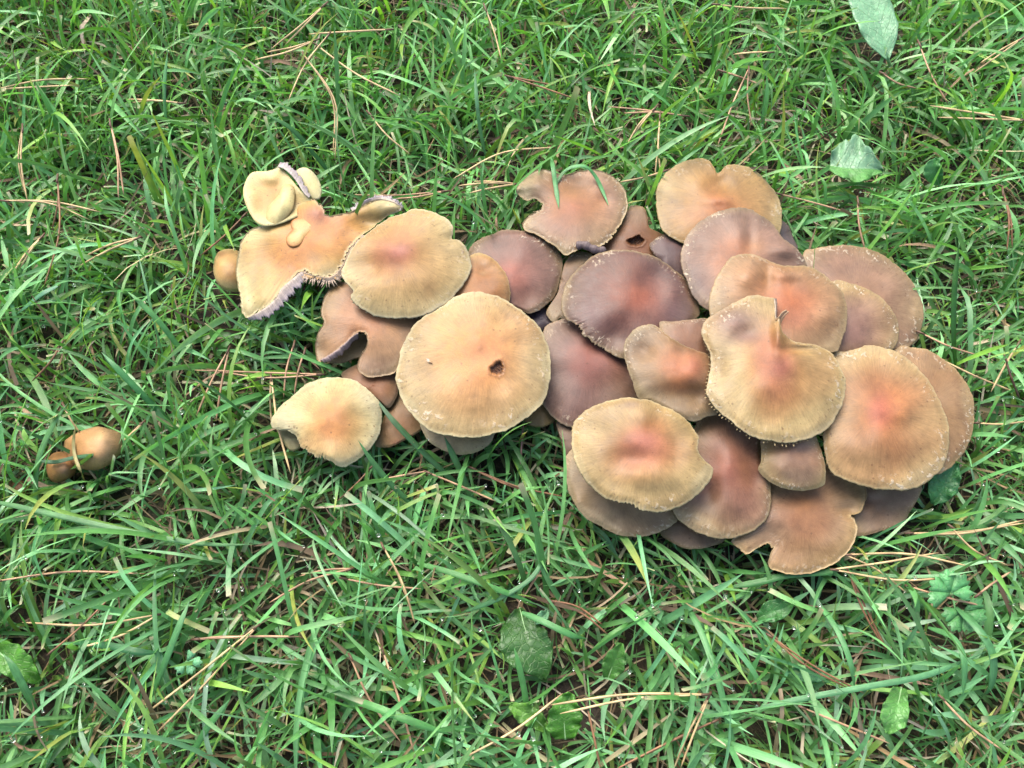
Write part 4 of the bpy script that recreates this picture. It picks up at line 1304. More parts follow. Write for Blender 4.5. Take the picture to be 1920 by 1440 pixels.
# ------------------------------------------------------------------ where the caps are (to keep grass out of them)
G2 = 2
W2, H2 = 1920 // G2, 1440 // G2
front = np.zeros((H2, W2), bool)                       # picture area covered by caps
capz = np.zeros((H2, W2), np.float32)                  # height of the topmost cap there
XR = (-0.42, 0.42, -0.12, 0.62)
VS = 0.002
NX, NY = int((XR[1] - XR[0]) / VS), int((XR[3] - XR[2]) / VS)
vtop = np.full((NY, NX), -1.0, np.float32)
vbot = np.full((NY, NX), 9.0, np.float32)
button = np.zeros((H2, W2), bool)
for key in order:
    if key == 'S3':
        continue
    sp = CAPS[key]
    O = sp['smooth']
    x0, y0 = np.maximum((O.min(0) // G2).astype(int) - 1, 0)
    x1, y1 = (O.max(0) // G2).astype(int) + 2
    x1, y1 = min(x1, W2), min(y1, H2)
    X, Y = np.meshgrid(np.arange(x0, x1) * G2 + 1.0, np.arange(y0, y1) * G2 + 1.0)
    t, a = polar_of(sp, X, Y)
    m = t < 1.0
    z = (sp['z'] + cap_height(sp, X, Y, t, a)) / 1000
    sub = front[y0:y1, x0:x1]
    sub |= m
    cz = capz[y0:y1, x0:x1]
    cz[m] = np.maximum(cz[m], z[m])
    if key in ('S1', 'S2', 'L0'):
        button[y0:y1, x0:x1] |= m
    P = at(X[m], Y[m], z[m])
    ix, iy = ((P[:, 0] - XR[0]) / VS).astype(int), ((P[:, 1] - XR[2]) / VS).astype(int)
    ok = (ix >= 0) & (ix < NX) & (iy >= 0) & (iy < NY)
    np.maximum.at(vtop, (iy[ok], ix[ok]), z[m][ok])
    P = at(X[m], Y[m], z[m] - thick(t[m]) / 1000)
    ix, iy = ((P[:, 0] - XR[0]) / VS).astype(int), ((P[:, 1] - XR[2]) / VS).astype(int)
    ok = (ix >= 0) & (ix < NX) & (iy >= 0) & (iy < NY)
    np.minimum.at(vbot, (iy[ok], ix[ok]), z[m][ok] - thick(t[m][ok]) / 1000)
for X0, Y0, X1, Y1 in ((452, 300, 606, 430),):         # the small upper lobes of the torn cap
    ys, xs = np.mgrid[0:H2, 0:W2] * G2
    e = ((xs - (X0 + X1) / 2) / ((X1 - X0) / 2)) ** 2 + ((ys - (Y0 + Y1) / 2) / ((Y1 - Y0) / 2)) ** 2 < 1
    front |= e
    capz[e] = np.maximum(capz[e], .038)


def erode(m, k):
    o = m.copy()
    for _ in range(k):
        q = o.copy()
        q[1:] &= o[:-1]; q[:-1] &= o[1:]; q[:, 1:] &= o[:, :-1]; q[:, :-1] &= o[:, 1:]
        o = q
    return o


core = erode(front & ~button, 6) | erode(button, 4)


core_in = erode(front & ~button, 12) | erode(button, 5)


def hits_caps(P):
    """P (n,s,3): True for blades that would lie over a cap or run through one."""
    px, py, w = proj(P.reshape(-1, 3))
    ix, iy = (px / G2).astype(int), (py / G2).astype(int)
    ok = (ix >= 0) & (ix < W2) & (iy >= 0) & (iy < H2)
    ix, iy = np.clip(ix, 0, W2 - 1), np.clip(iy, 0, H2 - 1)
    z = P.reshape(-1, 3)[:, 2]
    loose = np.repeat(RNG.uniform(0, 1, len(P)) < .12, P.shape[1])
    bad = ok & np.where(loose, core_in[iy, ix], core[iy, ix]) & (z > capz[iy, ix] - .004)
    jx, jy = ((P.reshape(-1, 3)[:, 0] - XR[0]) / VS).astype(int), ((P.reshape(-1, 3)[:, 1] - XR[2]) / VS).astype(int)
    ok2 = (jx >= 0) & (jx < NX) & (jy >= 0) & (jy < NY)
    jx, jy = np.clip(jx, 0, NX - 1), np.clip(jy, 0, NY - 1)
    bad |= ok2 & (vtop[jy, jx] > 0) & (z > vbot[jy, jx] - .002) & (z < vtop[jy, jx] + .0015)
    return bad.reshape(P.shape[:2]).any(1)


# ------------------------------------------------------------------ grass
def lean_field(x, y, k):
    """Slowly varying heading so neighbouring blades comb together in tufts."""
    a = np.sin(x * 23 + 1.7 * k) + np.sin(y * 19 + 2.1 * k) + np.sin((x + y) * 31 + k) + np.sin((x - 1.4 * y) * 13 + 3 * k)
    return a * 1.2


LEAF_CLEAR = [(1652, 45, 46, 72), (1596, 300, 62, 44), (1752, 322, 24, 26), (1772, 905, 34, 36), (996, 1210, 52, 66), (1154, 1240, 24, 34),
              (1064, 1342, 36, 44), (985, 1345, 30, 22), (1676, 1335, 30, 44), (34, 1245, 46, 36), (1784, 1114, 40, 30), (1806, 1146, 40, 30), (1450, 1146, 34, 20), (350, 1240, 24, 20)]


def blades(nb, L, w, th0, bend, S=8, spread=1.0, k=1, zmin=.002, x=None, y=None, dens=.3, fold=.16, tipstart=.68, zroot=0.0, side=.5):
    """Ribbon blades: returns verts (nb,S+1,3,3)."""
    r = RNG
    if x is None:
        nb = int(nb * 1.77)
        x, y = r.uniform(-.80, .80, nb), r.uniform(-.36, 1.04, nb)
        P = np.stack([x, y, np.full(nb, .02)], 1)
        px, py, _ = proj(P)
        inside = (px > -160) & (px < 2080) & (py > -160) & (py < 1640)
        keep = inside | (r.uniform(0, 1, nb) < dens)
        x, y = x[keep], y[keep]
        nb = len(x)
    phi = lean_field(x, y, k) + r.normal(0, spread, nb)
    Ls = np.clip(r.lognormal(math.log(L), .32, nb), L * .4, L * 2.1)
    ws = np.clip(r.normal(w, w * .25, nb), w * .45, w * 1.7)
    t0 = np.clip(np.abs(r.normal(th0, .28, nb)), .05, 1.5)
    bd = r.normal(bend, .45, nb)
    sd = r.normal(0, side, nb)
    s = np.linspace(0, 1, S + 1)
    kink = (r.uniform(0, 1, nb) < .14)
    ks = r.uniform(.35, .75, nb)
    ka = r.uniform(.5, 1.4, nb)
    P = np.zeros((nb, S + 1, 3))
    P[:, 0] = np.stack([x, y, np.full(nb, zroot)], 1)
    D = np.zeros((nb, S + 1, 3))
    for i in range(S + 1):
        th = t0 + bd * s[i] ** 1.3 + np.where(kink & (s[i] > ks), ka, 0)
        th = np.clip(th, 0, 2.15)
        ph = phi + sd * s[i] ** 1.5
        D[:, i] = np.stack([np.sin(th) * np.cos(ph), np.sin(th) * np.sin(ph), np.cos(th)], 1)
        if i:
            P[:, i] = P[:, i - 1] + (D[:, i] + D[:, i - 1]) * .5 * (Ls / S)[:, None]
    zf = zmin + .006 * r.uniform(0, 1, nb)
    P[:, :, 2] = np.where(P[:, :, 2] < zf[:, None], zf[:, None] * .6 + .4 * np.maximum(P[:, :, 2], 0), P[:, :, 2])
    P[:, 0, 2] = zroot
    bad = hits_caps(P)
    px, py, _ = proj(P.reshape(-1, 3))
    px, py, hz = px.reshape(P.shape[:2]), py.reshape(P.shape[:2]), P[:, :, 2]
    for ex, ey, rx, ry in LEAF_CLEAR:
        over = ((((px - ex) / rx) ** 2 + ((py - ey) / ry) ** 2 < 1) & (hz > .012)).any(1)
        bad |= over & (r.uniform(0, 1, nb) < .88)
    P, D, Ls, ws, phi = P[~bad], D[~bad], Ls[~bad], ws[~bad], phi[~bad]
    nb = len(P)
    # width profile, some blades cut blunt by the mower
    blunt = r.uniform(0, 1, nb) < .13
    tp = np.clip((s[None] - tipstart) / (1 - tipstart), 0, 1)
    prof = (1 - tp ** 1.6) * (.72 + .28 * np.minimum(1, s[None] * 4))
    prof = np.where(blunt[:, None], .62 + .38 * np.minimum(1, s[None] * 4), np.maximum(prof, .06))
    roll = r.normal(0, .55, nb)
    tw = r.normal(0, .7, nb)
    lat0 = np.stack([-np.sin(phi), np.cos(phi), np.zeros(nb)], 1)
    V = np.zeros((nb, S + 1, 3, 3))
    for i in range(S + 1):
        d = D[:, i] / np.linalg.norm(D[:, i], axis=1)[:, None]
        l = lat0 - d * np.sum(lat0 * d, 1)[:, None]
        l /= np.linalg.norm(l, axis=1)[:, None] + 1e-9
        nn = np.cross(d, l)
        a = roll + tw * s[i]
        l2 = l * np.cos(a)[:, None] + nn * np.sin(a)[:, None]
        n2 = np.cross(d, l2)
        hw = (ws * prof[:, i] * .5)[:, None]
        V[:, i, 0] = P[:, i] - l2 * hw
        V[:, i, 1] = P[:, i] - n2 * hw * 2 * fold
        V[:, i, 2] = P[:, i] + l2 * hw
    return V, P, blunt


def ribbon_faces(nb, S):
    b = (np.arange(nb) * (S + 1) * 3)[:, None, None]
    i = (np.arange(S) * 3)[None, :, None]
    j = np.arange(2)[None, None]
    o = b + i + j
    return np.stack([o, o + 1, o + 4, o + 3], -1).reshape(-1, 4)


GREENS = np.array([[.108, .265, .080], [.118, .305, .112], [.150, .365, .165], [.064, .180, .046], [.180, .340, .066], [.122, .285, .060], [.250, .430, .240]])
DEADS = np.array([[.26, .19, .10], [.17, .12, .06], [.34, .27, .16], [.10, .07, .04], [.22, .15, .09], [.38, .33, .23]])


def blade_colours(nb, S, pal, blunt, yellow=.06, probs=None, yy=None):
    r = RNG
    c = pal[r.choice(len(pal), nb, p=probs)] * r.uniform(.62, 1.32, (nb, 1)) * r.uniform(.93, 1.07, (nb, 3))
    if yy is not None:                                   # the far lawn is a fresher yellow green than the near one
        f = np.clip((yy - .02) / .36, 0, 1)[:, None]
        c = c * (np.array([1.14, 1.10, 1.10]) * (1 - f) + np.array([1.14, 1.12, .84]) * f)
    s = np.linspace(0, 1, S + 1)[None, :, None]
    C = np.repeat(c[:, None], S + 1, 1)
    base = np.array([.20, .24, .09])
    pale = np.array([.42, .36, .22])
    g = np.clip(1 - s / .22, 0, 1) * r.uniform(.1, .8, (nb, 1, 1))
    C = C * (1 - g) + base * g
    yl = (r.uniform(0, 1, nb) < yellow)[:, None, None]
    g = yl * np.clip((s - r.uniform(.2, .7, (nb, 1, 1))) / .3, 0, 1) * .8
    C = C * (1 - g) + np.array([.30, .30, .06]) * g
    g = blunt[:, None, None] * np.clip((s - .9) / .1, 0, 1) * .9
    C = C * (1 - g) + pale * g
    return np.repeat(C[:, :, None], 3, 2)


def across_attr(nb, S):
    A = np.zeros((nb, S + 1, 3, 3), np.float32)
    A[:, :, 0, 0], A[:, :, 2, 0] = -1, 1
    A[:, :, :, 1] = np.linspace(0, 1, S + 1)[None, :, None] * 3
    A[:, :, :, 0] += RNG.uniform(0, 60, (nb, 1, 1)).astype(np.float32).round() * 7
    return A.reshape(-1, 3)


def lay(name, sets, mat, kind_label=None):
    Vs, Fs, Cs, As, off = [], [], [], [], 0
    for V, C, S in sets:
        nb = len(V)
        Vs.append(V.reshape(-1, 3)); Cs.append(C.reshape(-1, 3)); As.append(across_attr(nb, S))
        Fs.append(ribbon_faces(nb, S) + off)
        off += nb * (S + 1) * 3
    o = mesh_obj(name, np.concatenate(Vs), np.concatenate(Fs), mat, None, np.concatenate(Cs), {"across": np.concatenate(As)})
    o['kind'] = 'stuff'
    return o


def build_grass():
    tips = []
    sets = []
    # long arching blades, upright shorter blades, fine low blades
    for nb, L, w, th0, bend, sp_, k, S, td in ((12500, .055, .0024, .55, 1.1, .9, 1, 9, 1), (19000, .040, .0020, .40, .75, 1.0, 2, 7, 1),
                                              (17000, .028, .0015, .75, .8, 1.6, 3, 5, 0)):
        V, P, bl = blades(nb, L, w, th0, bend, S, sp_, k)
        pr = np.array([.24, .28, .18, .12, .07, .06, .05])
        C = blade_colours(len(V), S, GREENS, bl, .05, pr, P[:, 0, 1])
        sets.append((V, C, S))
        if td:
            tips.append(P[:, -1]); tips.append(P[RNG.choice(len(P), len(P) // 10), -3])
    o = lay("lawn_grass", sets, M_BLADE)
    # dead straw and old brown leaves near the soil
    V, P, bl = blades(15000, .036, .0011, 1.25, .35, 5, 2.5, 5, zmin=.003)
    C = blade_colours(len(V), 5, DEADS, bl * 0, 0)
    V2, P2, bl2 = blades(2600, .045, .0018, 1.1, .5, 6, 2.5, 6, zmin=.005, zroot=.004)
    C2 = blade_colours(len(V2), 6, DEADS, bl2 * 0, 0)
    lay("dry_thatch", [(V, C, 5), (V2, C2, 6)], M_DEAD)
    return np.concatenate(tips)


TIPS = build_grass()


# ------------------------------------------------------------------ dew
def build_dew():
    px, py, _ = proj(TIPS)
    m = (px > -60) & (px < 1980) & (py > -60) & (py < 1500) & (TIPS[:, 2] > .012)
    T = TIPS[m]
    T = T[RNG.choice(len(T), min(1500, len(T)), replace=False)]
    bm = bmesh.new()
    bmesh.ops.create_icosphere(bm, subdivisions=2, radius=1.0)
    v0 = np.array([v.co for v in bm.verts])
    f0 = np.array([[v.index for v in f.verts] for f in bm.faces])
    bm.free()
    R = np.clip(RNG.lognormal(math.log(.00062), .35, len(T)), .0003, .0011)
    V = (T[:, None] + v0[None] * R[:, None, None] * np.array([1, 1, .92])).reshape(-1, 3)
    F = (f0[None] + (np.arange(len(T)) * len(v0))[:, None, None]).reshape(-1, 3)
    o = mesh_obj("dew", V, F, M_DEW)
    o['kind'] = 'stuff'


build_dew()


# ------------------------------------------------------------------ single grass blades that stand out
def one_blade(label, pts, w, rgb, group=None, blunt=False, fold=.14, roll=0.0, tipc=None, n=16):
    P = open_spline(np.array(pts, float), n)
    W = at(P[:, 0], P[:, 1], P[:, 2] / 1000)
    T = np.gradient(W, axis=0)
    T /= np.linalg.norm(T, axis=1)[:, None]
    up = np.array([0, -math.sin(roll), math.cos(roll)])
    l = np.cross(T, up)
    l /= np.linalg.norm(l, axis=1)[:, None]
    nn = np.cross(l, T)
    s = np.linspace(0, 1, n)
    pr = np.minimum(1, .45 + s * 4) * (1 if blunt else np.maximum(.05, 1 - np.clip((s - .72) / .28, 0, 1) ** 1.5))
    hw = (np.full(n, w * .86 / 2000) * pr)[:, None]
    V = np.stack([W - l * hw, W - nn * hw * 2 * fold, W + l * hw], 1)
    lo = V - nn[:, None] * .00018
    V = np.concatenate([V.reshape(-1, 3), lo.reshape(-1, 3)])
    F = ribbon_faces(1, n - 1)
    F2 = F[:, ::-1] + n * 3
    side = []
    for i in range(n - 1):
        a = i * 3
        side += [(a, a + 3, a + 3 + n * 3, a + n * 3), (a + 2, a + 2 + n * 3, a + 5 + n * 3, a + 5)]
    F = np.concatenate([F, F2, np.array(side)])
    c = np.tile(lin(rgb) * np.array([.66, .58, .46]), (n, 1)) * np.random.default_rng(int(abs(pts[0][0]) + 7)).uniform(.9, 1.1, (n, 1))
    if tipc is not None:
        g = np.clip((s - .8) / .2, 0, 1)[:, None]
        c = c * (1 - g) + lin(tipc) * .7 * g
    c = np.repeat(c, 3, 0)
    A = across_attr(1, n - 1)
    base = W[0].copy()
    o = mesh_obj("grass_blade", V - base, F, M_BLADE, None, np.concatenate([c, c]), {"across": np.concatenate([A, A])})
    o.location = tuple(base)
    tag(o, label, "grass blade", group)
    return o


def zc(key, x, y, e=1.0):
    return float(cap_z(key, x, y)) + e


GBL = "single grass blades lying over mushrooms"
one_blade("very long blue-green blade arching across the lower left lawn", [(-40, 935, 30), (40, 951, 38), (180, 983, 42), (300, 1008, 40), (400, 1021, 34), (485, 1020, 26)], 3.1, (100, 166, 108))
one_blade("blade hanging straight over the bitten cap near its orange centre", [(1034, 296, 36), (1037, 314, zc('M0', 1040, 330, 5)), (1042, 350, zc('M0', 1042, 350, 2)), (1048, 390, zc('M0', 1048, 388, 1.2))], 3.2, (112, 190, 128), GBL)
one_blade("slanted blade crossing under the straight one on the bitten cap", [(1085, 310, 44), (1060, 320, zc('M0', 1058, 330, 3.5)), (1042, 345, zc('M0', 1042, 345, .5)), (1028, 372, zc('M0', 1028, 370, .5))], 2.4, (92, 160, 98), GBL)
one_blade("curved blade lying over the right side of the bitten cap", [(1056, 322, 46), (1072, 313, 48), (1098, 312, 48), (1116, 330, zc('M0', 1114, 332, 3)), (1130, 358, zc('M0', 1130, 358, .9)), (1141, 385, zc('M0', 1140, 384, .7))], 2.8, (112, 192, 128), GBL)
one_blade("dark green blade leaning up against the lower edge of the cream cap", [(800, 968, 12), (745, 920, 24), (700, 868, 34), (672, 826, zc('L5', 676, 830, 2.5))], 3.4, (74, 136, 84), GBL)
one_blade("long blade passing between the cream cap and the largest round cap", [(880, 930, 14), (812, 866, 26), (740, 792, 34), (698, 738, 33)], 3.6, (64, 120, 74))
one_blade("blade standing in front of the pale cap below the largest round cap", [(890, 945, 14), (868, 895, 24), (846, 846, 34), (833, 818, 37)], 4.0, (82, 142, 88), GBL)
one_blade("pale straw coloured blade lying over the pointed button mushroom", [(160, 905, 12), (150, 882, zc('S1', 150, 868, 4)), (139, 850, zc('S1', 140, 850, 2.5)), (138, 822, zc('S1', 141, 826, 4)), (143, 792, 42)], 2.0, (206, 204, 150), GBL)
one_blade("blue-green blade lying flat across both button mushrooms", [(76, 864, 30), (104, 866, zc('S2', 108, 868, 3)), (138, 858, zc('S1', 140, 858, 3)), (174, 854, zc('S1', 172, 854, 2))], 2.6, (84, 140, 104), GBL, blunt=True)
one_blade("short olive blade tipped against the pointed button mushroom", [(172, 852, zc('S1', 172, 852, 3)), (152, 868, zc('S1', 150, 866, 3)), (132, 880, 28)], 2.8, (84, 132, 48), GBL)
one_blade("blade with a blunt pale tip standing right of the pointed button mushroom", [(204, 905, 14), (208, 885, 24), (214, 856, 36)], 3.2, (120, 182, 116), None, True, tipc=(214, 214, 190))
one_blade("tall blade standing upright left of the small orange button mushroom", [(66, 985, 8), (66, 930, 22), (72, 860, 38), (100, 795, 46), (128, 755, 50)], 3.6, (108, 176, 112))
one_blade("dark upright blade rising behind the outermost right cap", [(1792, 690, 18), (1788, 620, 36), (1790, 540, 50), (1798, 455, 60)], 3.6, (62, 126, 46))
one_blade("wide blade lying against the bottom edge of the torn brown cap", [(1375, 1100, 22), (1430, 1090, 26), (1480, 1078, 28), (1562, 1072, 29)], 3.8, (78, 150, 84), None, True)
one_blade("long blade curving down the lower right lawn towards the bottom edge", [(1270, 1115, 16), (1310, 1175, 28), (1345, 1270, 34), (1362, 1340, 32), (1384, 1424, 26)], 3.6, (104, 180, 118))
one_blade("long low blade sweeping across the lower right lawn", [(1430, 1325, 24), (1530, 1305, 32), (1640, 1285, 36), (1740, 1265, 36), (1850, 1222, 30)], 3.2, (104, 178, 128))
one_blade("hooked blade bending over at the right side of the lower lawn", [(1740, 1176, 24), (1788, 1196, 34), (1808, 1240, 38), (1806, 1305, 30)], 3.4, (100, 176, 116))
one_blade("wide hooked blade near the right edge of the lower lawn", [(1792, 1138, 28), (1835, 1180, 38), (1862, 1230, 38), (1858, 1290, 28), (1838, 1305, 20)], 4.4, (94, 166, 112))
one_blade("arching blade with a thin tip pointing down into the lower right grass", [(1530, 1125, 22), (1568, 1178, 34), (1594, 1240, 36), (1604, 1295, 26)], 3.2, (108, 184, 124))
one_blade("long straight blade crossing the grass below the large round caps", [(782, 1056, 28), (850, 1075, 36), (930, 1104, 36), (1005, 1132, 24)], 3.4, (100, 180, 104))
one_blade("bent blade rising to the right across the lower middle lawn", [(875, 1146, 24), (940, 1120, 32), (1000, 1080, 34), (1030, 1020, 30)], 2.8, (86, 156, 104))
one_blade("blade lying over the oval leaf in the lower middle lawn", [(978, 1148, 30), (1020, 1166, 36), (1070, 1190, 36), (1102, 1198, 28)], 3.6, (96, 176, 108))
one_blade("thin blade pointing up the oval leaf in the lower middle lawn", [(990, 1360, 18), (984, 1300, 30), (972, 1245, 38), (964, 1214, 40)], 3.4, (96, 172, 100))
one_blade("long pale blade running from the bottom left corner of the lower middle lawn", [(628, 1300, 24), (700, 1325, 36), (770, 1352, 38), (846, 1378, 30)], 4.0, (100, 180, 104))
one_blade("wide flat blade in the lower left lawn with dew along it", [(140, 1205, 24), (200, 1210, 32), (260, 1222, 34), (306, 1224, 28)], 3.8, (70, 146, 92))
one_blade("long straight blade rising to the right in the lower left lawn", [(285, 1304, 20), (310, 1240, 34), (335, 1175, 38), (356, 1125, 36)], 3.8, (92, 168, 108))
one_blade("blade standing in the grass near the bottom left corner", [(75, 1350, 16), (50, 1300, 30), (24, 1250, 38), (6, 1226, 38)], 4.2, (98, 172, 110))
one_blade("straight blade crossing the twin straws in the lower left lawn", [(350, 1435, 18), (385, 1370, 32), (432, 1310, 34)], 3.6, (92, 170, 106))
one_blade("tall blade slanting across the middle left lawn beside the torn yellow cap", [(345, 665, 22), (300, 605, 38), (255, 560, 46), (238, 546, 46)], 3.6, (106, 186, 112))
one_blade("long straight blade slanting in the lawn left of the cream cap", [(318, 790, 14), (262, 735, 32), (215, 686, 42), (190, 660, 42)], 4.0, (92, 174, 110))
one_blade("bluish blade bending left at the middle left edge of the lawn", [(108, 536, 40), (80, 550, 42), (52, 572, 36), (30, 590, 28)], 3.4, (96, 168, 134))
one_blade("upright pale blade near the top left corner", [(335, 262, 14), (312, 225, 34), (308, 160, 54), (314, 98, 66)], 3.0, (122, 196, 136))
one_blade("dark long blade slanting behind the torn yellow cap", [(640, 350, 14), (590, 290, 34), (545, 240, 50), (490, 210, 58)], 3.6, (70, 140, 72))
one_blade("pale blade rising among the grass above the bitten cap", [(910, 290, 16), (900, 240, 34), (894, 190, 50), (890, 130, 60)], 2.8, (140, 206, 156))


# ------------------------------------------------------------------ pine needles
NG = "dry pine needles lying in the grass"


def needle_thing(label, base, tips, rgb, z=(26, 30), bend=0.0, w=.56):
    z = (z[0] - 1.5, z[1] - 2.5)
    """One fallen needle bundle: a dark sheath and its needles."""
    r = RNG
    b = at(base[0], base[1], z[0] / 1000)
    root = thing("pine_needle", label, "pine needle", b, NG)
    for i, t in enumerate(tips):
        mx, my = (base[0] + t[0]) / 2, (base[1] + t[1]) / 2
        dx, dy = t[0] - base[0], t[1] - base[1]
        bb = bend + r.uniform(-.03, .03)
        P = open_spline(np.array([(base[0], base[1], z[0]), (mx - dy * bb, my + dx * bb, (z[0] + z[1]) / 2 + 2), (t[0], t[1], z[1])]), 14)
        W = at(P[:, 0], P[:, 1], P[:, 2] / 1000)
        s = np.linspace(0, 1, 14)
        rad = w / 1000 * np.minimum(1, .75 + s) * np.maximum(.25, 1 - np.clip((s - .85) / .15, 0, 1) ** 2) * r.uniform(.9, 1.1)
        V, F = tube(W, rad, 6)
        c = lin(rgb) * r.uniform(.62, .90)
        c = np.tile(c, (14, 1)) * np.random.default_rng(i + 50 + int(base[0])).uniform(.65, 1.2, (14, 1))
        mesh_obj("needle", V, F, M_NEEDLE, root, np.repeat(c, 6, 0))
    d = np.array([tips[0][0] - base[0], tips[0][1] - base[1]], float)
    d = d / np.linalg.norm(d)
    q = np.array([[base[0] - d[0] * 4, base[1] - d[1] * 4, z[0]], [base[0] + d[0] * 6, base[1] + d[1] * 6, z[0] + .3], [base[0] + d[0] * 13, base[1] + d[1] * 13, z[0] + .5]])
    V, F = tube(at(q[:, 0], q[:, 1], q[:, 2] / 1000), [w * .0010, w * .0012, w * .0009], 7)
    mesh_obj("sheath", V, F, M_NEEDLE, root, lin((88, 66, 50)))


